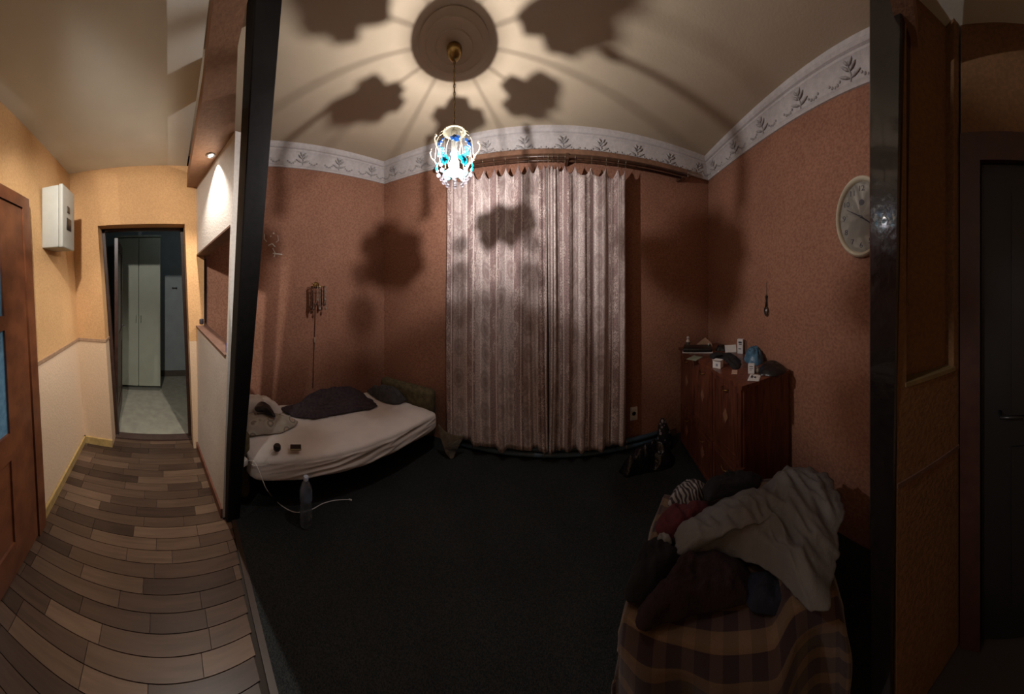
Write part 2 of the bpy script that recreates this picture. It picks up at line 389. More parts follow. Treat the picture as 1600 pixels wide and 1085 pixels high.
# ---- posts
def post(name, bc, tc_, bw, tw, label, rz0, rz1, m=None):
    mb = MB(); rows = []
    for k in range(9):
        t = k/8; c = bc.lerp(tc_, t); wx, wy = bw[0]+(tw[0]-bw[0])*t, bw[1]+(tw[1]-bw[1])*t; a = rz0+(rz1-rz0)*t
        M = Matrix.Rotation(a, 3, 'Z'); ch = .006; row = []
        for sx, sy in ((1, 1), (-1, 1), (-1, -1), (1, -1)):
            for q in ((sx*(wx/2-ch), sy*wy/2), (sx*wx/2, sy*(wy/2-ch))) if sx*sy < 0 else ((sx*wx/2, sy*(wy/2-ch)), (sx*(wx/2-ch), sy*wy/2)):
                row.append(c+M @ V(q[0], q[1], 0))
        rows.append(row)
    mb.loft(rows, True, True)
    return struct(name, mb, m or DARKW, label, 'post')
POSTL = post('trim_5', V(-1.575, .462, 0), V(-1.06, .475, HC), (.09, .09), (.13, .135), 'black wooden post at the end of the partition beside the sofa bed', 0, 0, mat('matt black wood', (.006, .005, .005), .6, .4, 30, .1, 25, spec=.2))
POSTR = post('trim_6', V(.885, .148, 0), V(.89, .128, HC), (.10, .085), (.10, .135), 'glossy black wooden post in front of the wall clock', -.27, -.27)

# ---- wall right of the room opening
RH0, RH1 = V(.835, .10, 0), V(1.04, -.14, 0)
rd = (RH1-RH0).normalized(); rn = V(rd.y, -rd.x, 0)*-1      # rn points away from the hall
if rn.x < 0: rn = -rn
rw = thing('wall_hall_right', 'dim brown hall wall with a shallow recess, right of the black post', 'wall', RH0, kind='structure')
def rq(u, z, d=0): return RH0+rd*u+rn*d+Z*z
RL = (RH1-RH0).length
def rslab(u0, u1, z0, z1, d0, d1, name, m):
    MB().hexa([rq(u0, z0, d0), rq(u1, z0, d0), rq(u1, z0, d1), rq(u0, z0, d1)], [rq(u0, z1, d0), rq(u1, z1, d0), rq(u1, z1, d1), rq(u0, z1, d1)]).build(name, m, rw)
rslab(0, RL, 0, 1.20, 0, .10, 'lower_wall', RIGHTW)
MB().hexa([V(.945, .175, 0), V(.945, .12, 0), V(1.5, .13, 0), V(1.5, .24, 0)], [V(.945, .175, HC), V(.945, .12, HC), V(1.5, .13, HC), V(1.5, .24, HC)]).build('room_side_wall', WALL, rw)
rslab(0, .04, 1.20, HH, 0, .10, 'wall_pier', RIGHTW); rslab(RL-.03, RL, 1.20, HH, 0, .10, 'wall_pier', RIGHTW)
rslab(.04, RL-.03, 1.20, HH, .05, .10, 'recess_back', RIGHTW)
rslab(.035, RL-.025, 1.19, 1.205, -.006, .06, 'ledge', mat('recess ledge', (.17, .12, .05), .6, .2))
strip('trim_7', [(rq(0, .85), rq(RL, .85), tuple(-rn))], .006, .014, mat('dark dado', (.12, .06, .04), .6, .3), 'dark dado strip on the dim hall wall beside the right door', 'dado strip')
# dark door on the far right
d3 = thing('door_3', 'dark door in a red-brown frame at the right edge of the hall', 'door', V(.9, -.5, 0), kind='structure')
DB = mat('dark red-brown frame', (.05, .018, .012), .5, .3, 20)
DD = mat('dark door paint', (.006, .005, .005), .6, .3, 20)
da, db_ = V(1.045, -.15, 0), V(.80, -.98, 0); dd_ = (db_-da).normalized(); dn_ = V(-dd_.y, dd_.x, 0)
if dn_.x > 0: dn_ = -dn_
def dq(u, z, d=0): return da+dd_*u+dn_*d+Z*z
def dslab(u0, u1, z0, z1, d0, d1, name, m, par=d3):
    return MB().hexa([dq(u0, z0, d0), dq(u1, z0, d0), dq(u1, z0, d1), dq(u0, z0, d1)], [dq(u0, z1, d0), dq(u1, z1, d0), dq(u1, z1, d1), dq(u0, z1, d1)]).build(name, m, par)
dslab(0, .085, 0, 2.2, -.06, .02, 'casing', DB); dslab(.085, .84, 2.08, 2.2, -.06, .02, 'casing', DB)
leaf = dslab(.09, .83, .01, 2.075, -.05, -.012, 'leaf', DD)
for z0, z1 in ((.15, .85), (1.0, 1.95)): dslab(.22, .73, z0, z1, -.013, -.004, 'panel', DD, leaf)
mb = MB(); mb.tube([dq(.17, 1.0, -.012), dq(.17, 1.0, .035), dq(.27, 1.0, .035)], .008); mb.build('handle', BLACK, leaf, smooth=True)
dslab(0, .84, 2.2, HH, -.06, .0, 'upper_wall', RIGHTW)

# ---- pine door with blue glass in the left hall wall
d1 = thing('door_1', 'orange pine door with blue glass panes at the left edge', 'door', hl(-1.0, 0, .02), kind='structure')
def lslab(x0, x1, z0, z1, d0, d1_, name, m, par=d1):
    return MB().hexa([hl(x0, z0, d0), hl(x1, z0, d0), hl(x1, z0, d1_), hl(x0, z0, d1_)], [hl(x0, z1, d0), hl(x1, z1, d0), hl(x1, z1, d1_), hl(x0, z1, d1_)]).build(name, m, par)
lslab(-1.40, -1.315, 0, 2.13, 0, .035, 'casing', PINE)
lslab(-1.315, -.52, 2.05, 2.13, 0, .035, 'casing', PINE)
lslab(-.52, -.44, 0, 2.13, 0, .035, 'casing', PINE)
lf = lslab(-1.305, -1.075, .012, 2.045, .002, .026, 'leaf', PINE)
lslab(-.64, -.53, .012, 2.045, .002, .026, 'stile', PINE, lf)
for z0, z1 in ((.012, .17), (.60, .74), (1.30, 1.38), (1.93, 2.045)): lslab(-1.075, -.64, z0, z1, .002, .026, 'rail', PINE, lf)
lslab(-.885, -.835, .17, .60, .002, .024, 'mullion', PINE, lf); lslab(-.885, -.835, .74, 1.93, .002, .024, 'mullion', PINE, lf)
m, nt, b, N, L = nodes('blue ribbed glass')
tc = N('TexCoord'); n1 = N('TexNoise', i_Scale=30.0, i_Detail=3.0); L(tc.outputs['Object'], n1.inputs['Vector'])
r = N('ValToRGB'); r.color_ramp.elements[0].color = (.03, .10, .19, 1); r.color_ramp.elements[1].color = (.16, .33, .46, 1); L(n1.outputs['Fac'], r.inputs['Fac']); L(r.outputs['Color'], b.inputs['Base Color'])
b.inputs['Roughness'].default_value = .25; bp = N('Bump'); bp.inputs['Strength'].default_value = .6; L(n1.outputs['Fac'], bp.inputs['Height']); L(bp.outputs['Normal'], b.inputs['Normal'])
BGL = MATS['blue ribbed glass']
for x0, x1 in ((-1.075, -.885), (-.835, -.64)):
    lslab(x0, x1, .17, .60, .004, .014, 'panel', PINE, lf)
    for z0, z1 in ((.74, 1.30), (1.38, 1.93)): lslab(x0, x1, z0, z1, .006, .012, 'pane', BGL, lf)

# ---- room behind the end doorway
FW = mat('far room wall paint', (.30, .33, .33), .8, .12, 6, .2, 60)
FF = mat('far room lino', (.36, .34, .27), .5, .2, 12)
struct('floor_2', MB().hexa([V(-4.6, -1.6, -.1), V(XI, -1.6, -.1), V(XI, 1.4, -.1), V(-4.6, 1.4, -.1)], [V(-4.6, -1.6, 0), V(XI, -1.6, 0), V(XI, 1.4, 0), V(-4.6, 1.4, 0)]), FF, 'beige floor of the room beyond the hall doorway', 'floor')
wall('wall_far', V(-4.15, -1.6, 0), V(-4.15, 1.4, 0), 0, 2.6, (-1, 0, 0), FW, 'bluish grey wall of the room beyond the doorway')
wall('wall_far_right', V(-4.15, .62, 0), V(-2.62, .62, 0), 0, 2.6, (0, 1, 0), FW, 'grey side wall of the room beyond the doorway', .1)
wall('wall_far_left', V(-4.15, -1.5, 0), V(XI-.01, -1.5, 0), 0, 2.6, (0, -1, 0), FW, 'grey wall behind the open brown door', .1)
struct('ceiling_3', MB().hexa([V(-4.15, -1.5, 2.6), V(XI-.02, -1.5, 2.6), V(XI-.02, .62, 2.6), V(-4.15, .62, 2.6)], [V(-4.15, -1.5, 2.68), V(XI-.02, -1.5, 2.68), V(XI-.02, .62, 2.68), V(-4.15, .62, 2.68)]), FW, 'grey ceiling of the room beyond the doorway', 'ceiling')
struct('baseboard_far', MB().box((-4.14, .15, .05), (.02, .9, .09)), mat('far baseboard', (.09, .07, .05), .6, .2), 'dark baseboard of the room beyond the doorway', 'baseboard')

# ------------------------------------------------------------------ cornices
PROF = [(.0, 2.735), (.012, 2.735), (.018, 2.748), (.014, 2.758), (.022, 2.766), (.030, 2.79), (.046, 2.83), (.068, 2.862), (.080, 2.870), (.082, 2.884), (.098, 2.889), (.112, 2.905), (.118, 2.93), (0, 2.93)]
def off(a, b, side, d):
    t = (b-a).normalized(); n = V(-t.y, t.x, 0)*side; return a+n*d, t
def isect(p, t, q, s):
    den = t.x*s.y-t.y*s.x; k = ((q-p).x*s.y-(q-p).y*s.x)/den; return p+t*k
WALLS = [(LN, BL, -1), (BL, BR, -1), (BR, RN, -1)]
def corner(i, d, start):
    a, b, s = WALLS[i]; p, t = off(a, b, s, d)
    j = i-1 if start else i+1
    if 0 <= j < 3:
        a2, b2, s2 = WALLS[j]; q, t2 = off(a2, b2, s2, d); return isect(p, t, q, t2)
    return p if start else p+t*(b-a).length
SPRIG = None
def sprig(parent, c, ux, n, up):
    """a relief sprig: stem, side leaves and a swag of berries"""
    mb = MB()
    def q(a, b_, d=.004): return c+ux*a+up*b_+n*d
    mb.tube([q(0, -.055), q(.006, -.02), q(-.004, .015), q(0, .045)], [.006, .005, .004, .003], 6)
    for s in (-1, 1):
        for a, b_, L_, an in ((.02, .01, .038, .7), (.03, -.025, .045, .35), (.016, .035, .026, 1.0)):
            e = q(s*(a+L_*math.cos(an)), b_+L_*math.sin(an)); st = q(s*.003, b_-.012)
            mb.tube([st, st.lerp(e, .35)+n*.005, st.lerp(e, .75)+n*.004, e], [.003, .009, .007, .002], 6)
        for k in range(5):
            t = k/4; mb.ball(q(s*(.075+.075*t), -.03-.018*math.sin(PI*t)), .0085+.002*(k % 2), 6)
    return mb.build('relief_sprig', STUCCO_SHADE, parent, smooth=True)
lab = ['white stucco cornice above the sofa bed wall', 'white stucco cornice with relief sprigs above the curtains', 'white stucco cornice with relief sprigs above the clock wall']
for i, (a, b_, s) in enumerate(WALLS):
    rows = [[corner(i, d, True)+Z*z for d, z in PROF], [corner(i, d, False)+Z*z for d, z in PROF]]
    mb = MB(); mb.loft(rows, True, True)
    o = struct('trim_%d' % (8+i), mb, STUCCO, lab[i], 'cornice', smooth=True, angle=25)
    t = (b_-a).normalized(); n = V(-t.y, t.x, 0)*s; ln = (b_-a).length
    slope = (V(0, 0, 1)*.11+n*.055).normalized(); nn = (n*.11-Z*.055).normalized()
    cnt = int(ln/.34); 
    for k in range(cnt):
        u = (k+.5)*ln/cnt
        sprig(o, a+t*u+n*.043+Z*2.818, t, nn, slope)
# torn wallpaper flecks on the left wall
def on_wall(a, b, px, py, d=.0):
    t = (px-850)/380; dx, dy = math.sin(t), math.cos(t); e = b-a
    k = (a.x*e.y-a.y*e.x)/(dx*e.y-dy*e.x); n = V(-e.y, e.x, 0).normalized()
    if n.dot(V(0, 1.2, 0)-a) < 0: n = -n
    return V(dx*k, dy*k, EYE+(446-py)/380*k)+n*d
TEAR = mat('torn paper', (.72, .68, .62), .9, .1)
for pts, w in (([(413, 366), (413, 374), (417, 378)], .004), ([(427, 364), (428, 366)], .008), ([(419, 384), (425, 381), (430, 386)], .006), ([(434, 368), (435, 376), (431, 379)], .003),
               ([(426, 388), (430, 396), (428, 402)], .004), ([(426, 396), (433, 397), (441, 398)], .006), ([(422, 370), (424, 369)], .005)):
    MB().tube([on_wall(LN, BL, x, y, .002) for x, y in pts], [w]*len(pts), 5).build('paper_tear', TEAR, WL)

# ------------------------------------------------------------------ chandelier
LX, LY, LZ = -.504, 1.306, 2.25          # bulb
def glassy(name, col, t=.75):
    m = bpy.data.materials.new(name); m.use_nodes = True; nt = m.node_tree; nt.nodes.clear(); MATS[name] = m
    tr = nt.nodes.new('ShaderNodeBsdfTranslucent'); df = nt.nodes.new('ShaderNodeBsdfDiffuse'); gl = nt.nodes.new('ShaderNodeBsdfGlossy')
    gl.inputs['Roughness'].default_value = .12
    nse = nt.nodes.new('ShaderNodeTexNoise'); nse.inputs['Scale'].default_value = 40
    rp = nt.nodes.new('ShaderNodeValToRGB'); rp.color_ramp.elements[0].color = (*[c*.45 for c in col], 1); rp.color_ramp.elements[1].color = (*col, 1)
    nt.links.new(nse.outputs['Fac'], rp.inputs['Fac'])
    for q in (tr, df): nt.links.new(rp.outputs['Color'], q.inputs['Color'])
    a = nt.nodes.new('ShaderNodeMixShader'); a.inputs[0].default_value = 1-t; nt.links.new(tr.outputs[0], a.inputs[1]); nt.links.new(df.outputs[0], a.inputs[2])
    c = nt.nodes.new('ShaderNodeMixShader'); c.inputs[0].default_value = .12; nt.links.new(a.outputs[0], c.inputs[1]); nt.links.new(gl.outputs[0], c.inputs[2])
    o = nt.nodes.new('ShaderNodeOutputMaterial'); nt.links.new(c.outputs[0], o.inputs[0]); return m
def clearish(name, col, clear=.7, rim=1.0):
    """thin clear plastic or glass: mostly lets light straight through"""
    m = bpy.data.materials.new(name); m.use_nodes = True; nt = m.node_tree; nt.nodes.clear(); MATS[name] = m
    tp = nt.nodes.new('ShaderNodeBsdfTransparent'); tp.inputs['Color'].default_value = (*[.6+.4*c for c in col], 1)
    tr = nt.nodes.new('ShaderNodeBsdfTranslucent'); tr.inputs['Color'].default_value = (*col, 1)
    gl = nt.nodes.new('ShaderNodeBsdfGlossy'); gl.inputs['Roughness'].default_value = .08
    lw = nt.nodes.new('ShaderNodeLayerWeight'); lw.inputs['Blend'].default_value = .35
    a = nt.nodes.new('ShaderNodeMixShader'); a.inputs[0].default_value = 1-clear; nt.links.new(tp.outputs[0], a.inputs[1]); nt.links.new(tr.outputs[0], a.inputs[2])
    c = nt.nodes.new('ShaderNodeMixShader'); rm = nt.nodes.new('ShaderNodeMath'); rm.operation = 'MULTIPLY'; rm.inputs[1].default_value = rim; nt.links.new(lw.outputs['Facing'], rm.inputs[0]); nt.links.new(rm.outputs[0], c.inputs[0]); nt.links.new(a.outputs[0], c.inputs[1]); nt.links.new(gl.outputs[0], c.inputs[2])
    o = nt.nodes.new('ShaderNodeOutputMaterial'); nt.links.new(c.outputs[0], o.inputs[0]); return m
CYAN = glassy('cyan glass', (.05, .34, .42)); NAVY = glassy('dark blue glass', (.03, .13, .27)); CREAMG = glassy('cream glass', (.8, .75, .66), .5)
BEAD = clearish('clear bead', (.30, .28, .30), .75, .25)
WIRE = mat('pale gilt wire', (.62, .55, .38), .35, .2, metal=.6)
ch = thing('chandelier', 'lit pendant lamp with cyan and blue glass flowers hanging from a chain', 'chandelier', V(LX, LY, HC))
# plaster rose and canopy
struct('trim_12', MB().lathe([(.001, 0), (.20, 0), (.205, -.004), (.198, -.010), (.17, -.011), (.165, -.016), (.155, -.012), (.11, -.013), (.105, -.02), (.095, -.014), (.06, -.016), (.001, -.016)], (LX, LY, HC), 48, cap=False), CEIL, 'plaster ceiling rose around the lamp chain', 'ceiling rose', smooth=True, angle=40)
MB().lathe([(.001, -.010), (.042, -.012), (.045, -.03), (.04, -.055), (.025, -.075), (.014, -.085), (.001, -.088)], (LX, LY, HC), 24).build('canopy', BRASS, ch, smooth=True)
mb = MB(); z = HC-.088; k = 0
while z > 2.455:
    a = (k % 2)*PI/2; pts = []
    for j in range(13):
        t = 2*PI*j/12; pts.append(V(LX+.006*math.cos(t)*math.cos(a), LY+.006*math.cos(t)*math.sin(a), z-.013+.014*math.sin(t)))
    mb.tube(pts, .0022, 5, False); z -= .022; k += 1
mb.build('chain', BRASS, ch, smooth=True)
mb = MB(); mb.tube([V(LX+.004, LY, HC-.08), V(LX-.004, LY, 2.75), V(LX+.004, LY, 2.6), V(LX, LY, 2.44)], .002, 6); mb.build('lamp_cord', BLACK, ch, smooth=True)
MB().lathe([(.001, 2.452), (.022, 2.45), (.05, 2.443), (.066, 2.432), (.067, 2.426), (.05, 2.43), (.001, 2.435)], (LX, LY, 0), 32).build('cap', WIRE, ch, smooth=True)
MB().lathe([(.001, 2.435), (.018, 2.433), (.02, 2.39), (.017, 2.32), (.016, 2.292), (.001, 2.290)], (LX, LY, 0), 16).build('socket', CREAMG, ch, smooth=True)
# bulb
bm_ = bpy.data.materials.new('lit bulb glass'); bm_.use_nodes = True; nt = bm_.node_tree; nt.nodes.clear()
em = nt.nodes.new('ShaderNodeEmission'); em.inputs[0].default_value = (1, .97, 1, 1); em.inputs[1].default_value = 14
tp = nt.nodes.new('ShaderNodeBsdfTransparent'); ms = nt.nodes.new('ShaderNodeAddShader'); ou = nt.nodes.new('ShaderNodeOutputMaterial')
nt.links.new(em.outputs[0], ms.inputs[0]); nt.links.new(tp.outputs[0], ms.inputs[1]); nt.links.new(ms.outputs[0], ou.inputs[0])
MB().lathe([(.001, LZ-.055), (.012, LZ-.052), (.023, LZ-.038), (.028, LZ-.015), (.026, LZ+.008), (.018, LZ+.028), (.014, LZ+.043), (.001, LZ+.045)], (LX, LY, 0), 20).build('bulb', bm_, ch, smooth=True)
ld = bpy.data.lights.new('bulb_light', 'POINT'); ld.energy = CHANDELIER_W; ld.color = CHANDELIER_COL; ld.shadow_soft_size = .006
lo = bpy.data.objects.new('bulb_light', ld); COL.objects.link(lo); lo.parent = ch; lo.location = V(0, 0, LZ-HC)
def flower(c, outw, size, m, name):
    """a five petalled fan of glass facing outwards"""
    n = outw.normalized(); u = V(-n.y, n.x, 0).normalized(); w = n.cross(u)
    mb = MB()
    sz0 = size
    for k in range(5):
        size = sz0*random.uniform(.7, 1.15)
        a = 2*PI*k/5+random.uniform(-.25, .25)+PI/2; d = u*math.cos(a)+w*math.sin(a); e = u*-math.sin(a)+w*math.cos(a)
        top, bot = [], []
        rows = []
        for i in range(6):
            t = i/5; wd_ = size*.46*math.sin(PI*min(1, .12+.76*t))**.6
            rows.append([c+d*(size*t)+e*(wd_*s)+n*(-.010*(t**2)+.004*(1-s*s)-.004) for s in (-1, -.5, 0, .5, 1)])
        back = [[p-n*.0022 for p in r] for r in rows]
        i0 = len(mb.v)
        mb.loft([rows[i]+list(reversed(back[i])) for i in range(6)], True, True)
    mb.ball(c+n*.002, size*.16, 8)
    return mb.build(name, m, ch, smooth=True)
for k in range(6):
    a = 2*PI*(k-.15)/6; d = V(math.cos(a), math.sin(a), 0); C0 = V(LX, LY, 0)
    flower(C0+d*.098+Z*2.352, d+Z*.55, random.uniform(.029, .036), NAVY, 'glass_flower')
    a2 = a+PI/6; e = V(math.cos(a2), math.sin(a2), 0)
    flower(C0+e*.112+Z*2.228, e-Z*.02, random.uniform(.029, .033), CYAN, 'glass_flower')
    MB().tube([C0+d*.06+Z*2.43, C0+d*.09+Z*2.405, C0+d*.1+Z*2.372], .0014, 6).build('rib', WIRE, ch, smooth=True)
    MB().tube([C0+e*.06+Z*2.43, C0+e*.088+Z*2.412, C0+e*.102+Z*2.385, C0+e*.114+Z*2.27], .0012, 6).build('rib', WIRE, ch, smooth=True)
    mb = MB(); mb.tube([C0+d*.1+Z*2.34, C0+d*.104+Z*2.29, C0+e*.108+Z*2.225], .0010, 5); mb.build('rib', WIRE, ch, smooth=True)
for k in range(6):     # curled tendrils with knobs
    a = 2*PI*(k+.1)/6; d = V(math.cos(a), math.sin(a), 0); C0 = V(LX, LY, 0); mb = MB()
    mb.tube([C0+d*.105+Z*2.25, C0+d*.122+Z*2.285, C0+d*.142+Z*2.305, C0+d*.150+Z*2.335, C0+d*.142+Z*2.352], [.004, .004, .0035, .003, .003], 6)
    mb.ball(C0+d*.141+Z*2.355, .007, 8); mb.build('tendril', CREAMG, ch, smooth=True)
for k in range(8):     # strands of clear beads below
    a = 2*PI*(k+.4)/8; d = V(math.cos(a), math.sin(a), 0); mb = MB()
    for j, (rr, zz, br) in enumerate(((.100, 2.212, .010), (.092, 2.186, .012), (.076, 2.163, .010), (.062, 2.143, .012))):
        mb.ball(V(LX, LY, 0)+d*rr+Z*zz, br, 10)
    mb.tube([V(LX, LY, 0)+d*.104+Z*2.235, V(LX, LY, 0)+d*.10+Z*2.21, V(LX, LY, 0)+d*.076+Z*2.163, V(LX, LY, 0)+d*.062+Z*2.143], .0008, 4)
    mb.build('bead_strand', BEAD, ch, smooth=True)

MB().lathe([(.001, 2.180), (.02, 2.181), (.036, 2.186), (.047, 2.194), (.052, 2.202), (.050, 2.203), (.035, 2.189), (.001, 2.183)], (LX, LY, 0), 32).build('shading_dish', clearish('added frosted dish', (.25, .25, .27), .84, .15), ch, smooth=True)  # dish added under the bulb to weaken the light going down

# ------------------------------------------------------------------ hall lights
# recessed downlight in the underside of the beam
dl = thing('downlight', 'small lit recessed spotlight under the brown beam', 'spotlight', V(-1.70, .345, 2.478))
MB().lathe([(.018, 0), (.034, 0), (.036, -.004), (.030, -.009), (.019, -.007), (.018, 0)], (-1.70, .345, 2.479), 24, cap=False).build('ring', STEEL, dl, smooth=True)
el = bpy.data.materials.new('lit lens'); el.use_nodes = True; nt = el.node_tree; nt.nodes.clear()
em = nt.nodes.new('ShaderNodeEmission'); em.inputs[0].default_value = (1, .9, .75, 1); em.inputs[1].default_value = 8; ou = nt.nodes.new('ShaderNodeOutputMaterial'); nt.links.new(em.outputs[0], ou.inputs[0])
MB().lathe([(.001, -.004), (.018, -.003), (.018, -.001), (.001, -.001)], (-1.70, .345, 2.479), 16).build('lens', el, dl)
def spot(name, loc, to, w, ang, blend, col, rad, par=None):
    s = bpy.data.lights.new(name, 'SPOT'); s.energy = w; s.spot_size = math.radians(ang); s.spot_blend = blend; s.color = col; s.shadow_soft_size = rad
    o = bpy.data.objects.new(name, s); COL.objects.link(o); o.rotation_euler = (Vector(to)-Vector(loc)).to_track_quat('-Z', 'Y').to_euler()
    o.location = Vector(loc)-(ORG[par.name] if par else V(0, 0, 0))
    if par: o.parent = par
    return o
spot('downlight_beam', (-1.70, .345, 2.465), (-1.95, -.10, 0), DOWNLIGHT_W, 105, .7, (1, .93, .85), .012, dl)
# unseen ceiling spotlight, added above and behind the viewer to light the hall
q = V(-.35, -.42, HH)
hs = thing('hall_fill_spotlight', 'small white spotlight added unseen on the hall ceiling to light the hall', 'spotlight', q)
MB().lathe([(.001, 0), (.045, 0), (.045, -.018), (.012, -.024), (.010, -.07), (.001, -.07)], q, 20).build('base', WHITEP, hs, smooth=True, angle=40)
hp = q-Z*.09; ax = (V(-2.3, -.25, 1.5)-hp).normalized()
MB().lathe([(.001, -.05), (.026, -.045), (.034, .03), (.034, .05), (.030, .05), (.028, .0), (.001, -.01)], hp, 20, axis=ax).build('head', WHITEP, hs, smooth=True, angle=40)
spot('hall_fill_beam', hp+ax*.055, hp+ax, HALL_W, 82, .6, (1, .95, .88), .03, hs)
# dim lamp added out of sight on the far room's ceiling to light it
fl = thing('far_fill_lamp', 'dim round lamp added unseen to light the room beyond the doorway', 'ceiling lamp', V(-2.85, .40, 2.6))
MB().lathe([(.001, 0), (.07, 0), (.075, -.012), (.001, -.014)], (-2.85, .40, 2.6), 24).build('base', WHITEP, fl, smooth=True, angle=40)
pl = bpy.data.lights.new('far_fill_light', 'POINT'); pl.energy = FAR_W; pl.color = (.72, .9, 1); pl.shadow_soft_size = .06
po = bpy.data.objects.new('far_fill_light', pl); COL.objects.link(po); po.parent = fl; po.location = (0, 0, -.09)
MB().ball((-2.85, .40, 2.53), .055, 16).build('globe', clearish('opal globe', (.9, .95, 1), .6), fl, smooth=True)

# ------------------------------------------------------------------ curtains
def bw(x): return 2.26-.10*(x+1.74)/3.47           # y of the back wall
def curtain_mat(name, seed):
    m, nt, b, N, L = nodes(name)
    uv = N('UVMap'); sp = N('SeparateXYZ'); L(uv.outputs[0], sp.inputs[0])
    # alternating stripes along u
    def stripe(freq, ph, w):
        a = N('Math', operation='MULTIPLY_ADD'); a.inputs[1].default_value = freq; a.inputs[2].default_value = ph; L(sp.outputs['X'], a.inputs[0])
        f = N('Math', operation='FRACT'); L(a.outputs[0], f.inputs[0]); c = N('Math', operation='LESS_THAN'); c.inputs[1].default_value = w; L(f.outputs[0], c.inputs[0]); return c
    s1 = stripe(3.1, seed, .60); s2 = stripe(9.3, seed+.15, .16)
    # blossoms: blobs repeated up the stripes
    mp = N('Mapping'); mp.inputs['Scale'].default_value = (6.2, 4.6, 1); mp.inputs['Location'].default_value = (seed*2, seed*2, 0); L(uv.outputs[0], mp.inputs[0])
    nz_ = N('TexNoise', i_Scale=38.0, i_Detail=4.0); L(uv.outputs[0], nz_.inputs['Vector'])
    mxv = N('MixRGB'); mxv.inputs[0].default_value = .12; L(mp.outputs[0], mxv.inputs[1]); L(nz_.outputs['Color'], mxv.inputs[2])
    vo = N('TexVoronoi', i_Scale=1.0, i_Randomness=.35); L(mxv.outputs[0], vo.inputs['Vector'])
    bl = N('ValToRGB'); e = bl.color_ramp.elements; e[0].position = .16; e[0].color = (1, 1, 1, 1); e[1].position = .42; e[1].color = (0, 0, 0, 1)
    x = e.new(.24); x.color = (.25, .25, .25, 1); x = e.new(.33); x.color = (.9, .9, .9, 1); L(vo.outputs['Distance'], bl.inputs['Fac'])
    nb = N('TexNoise', i_Scale=75.0, i_Detail=5.0, i_Roughness=.7); L(uv.outputs[0], nb.inputs['Vector'])
    nr = N('ValToRGB'); nr.color_ramp.elements[0].position = .42; nr.color_ramp.elements[1].position = .56; L(nb.outputs['Fac'], nr.inputs['Fac'])
    base = N('MixRGB'); base.inputs[1].default_value = (.36, .25, .235, 1); base.inputs[2].default_value = (.60, .49, .46, 1); L(s1.outputs[0], base.inputs[0])
    m2 = N('MixRGB'); L(base.outputs[0], m2.inputs[1]); m2.inputs[2].default_value = (.76, .66, .61, 1); L(s2.outputs[0], m2.inputs[0])
    ff = N('Math', operation='MULTIPLY'); L(bl.outputs['Color'], ff.inputs[0]); L(nr.outputs['Color'], ff.inputs[1])
    fc = N('MixRGB'); fc.inputs[1].default_value = (.70, .58, .53, 1); fc.inputs[2].default_value = (.28, .185, .17, 1); L(s1.outputs[0], fc.inputs[0])
    m3 = N('MixRGB'); L(ff.outputs[0], m3.inputs[0]); L(m2.outputs[0], m3.inputs[1]); L(fc.outputs[0], m3.inputs[2])
    m4 = N('MixRGB', blend_type='MULTIPLY'); m4.inputs[0].default_value = .45; L(m3.outputs[0], m4.inputs[1]); L(nr.outputs['Color'], m4.inputs[2])
    L(m4.outputs[0], b.inputs['Base Color']); b.inputs['Roughness'].default_value = .7; b.inputs['Sheen Weight'].default_value = .2; b.inputs['Specular IOR Level'].default_value = .2
    bp = N('Bump'); bp.inputs['Strength'].default_value = .15; L(nb.outputs['Fac'], bp.inputs['Height']); L(bp.outputs['Normal'], b.inputs['Normal'])
    return m
def curtain(x0, x1, seed, hooks, gather, label, zb=.115, zt=2.585):
    rnd = random.Random(seed)
    ph = [rnd.uniform(0, 6.28) for _ in range(6)]
    def fold(u, v):
        w = u+.018*math.sin(3*v+ph[0])+gather*.0
        f = .022*math.sin(2*PI*4.3*w+ph[1]+.9*math.sin(5*w+ph[2]))+.007*math.sin(2*PI*11*w+ph[3]+1.2*v)+.0018*math.sin(2*PI*29*w+ph[4])
        g = math.exp(-((u-gather)/.16)**2)
        f += g*(.012*math.sin(2*PI*24*w)+.008)
        return f*(.55+.45*v) if v < .3 else f*(.685+.3*min(1, (v-.3)/.5))
    def top(u):
        h = sorted(hooks); s = 0
        for a, c in zip(h, h[1:]):
            if a <= u <= c: t = (u-a)/(c-a); s = 4*t*(1-t)*min(.085, .85*(c-a)*abs(x1-x0))
        return zt-s
    def fn(u, v):       # v 0 at the top, 1 at the hem
        x = x0+(x1-x0)*u
        hem = zb+.012*math.sin(9*u+ph[5])+.010*math.sin(2*PI*7.5*u+ph[1])
        z = top(u)+(hem-top(u))*v
        return V(x+.010*math.sin(4*v+ph[2])*v, bw(x)-.115+fold(u, v), z)
    w = (x1-x0)*1.5
    mb = MB(); mb.grid(fn, 150, 60, uv=lambda u, v: (u*w+seed, (1-v)*2.45))
    m = curtain_mat('curtain fabric %d' % seed, .13*seed)
    o = mb.build('curtain', m, None, smooth=True, fix=False)
    md = o.modifiers.new('cloth', 'SOLIDIFY'); md.thickness = .003
    return tag(o, label, 'curtain', 'curtains on the back wall')
H1 = [0, .07, .17, .27, .38, .49, .60, .72, .82, .90, .96, 1.0]; H2 = [0, .05, .12, .21, .34, .55, .74, .90, 1.0]
c1 = curtain(-.885, .035, 3, H1, .97, 'mauve floral striped curtain on the left, behind the lit lamp')
c2 = curtain(.037, .715, 5, H2, .02, 'mauve floral striped curtain on the right, nearer the wall socket')
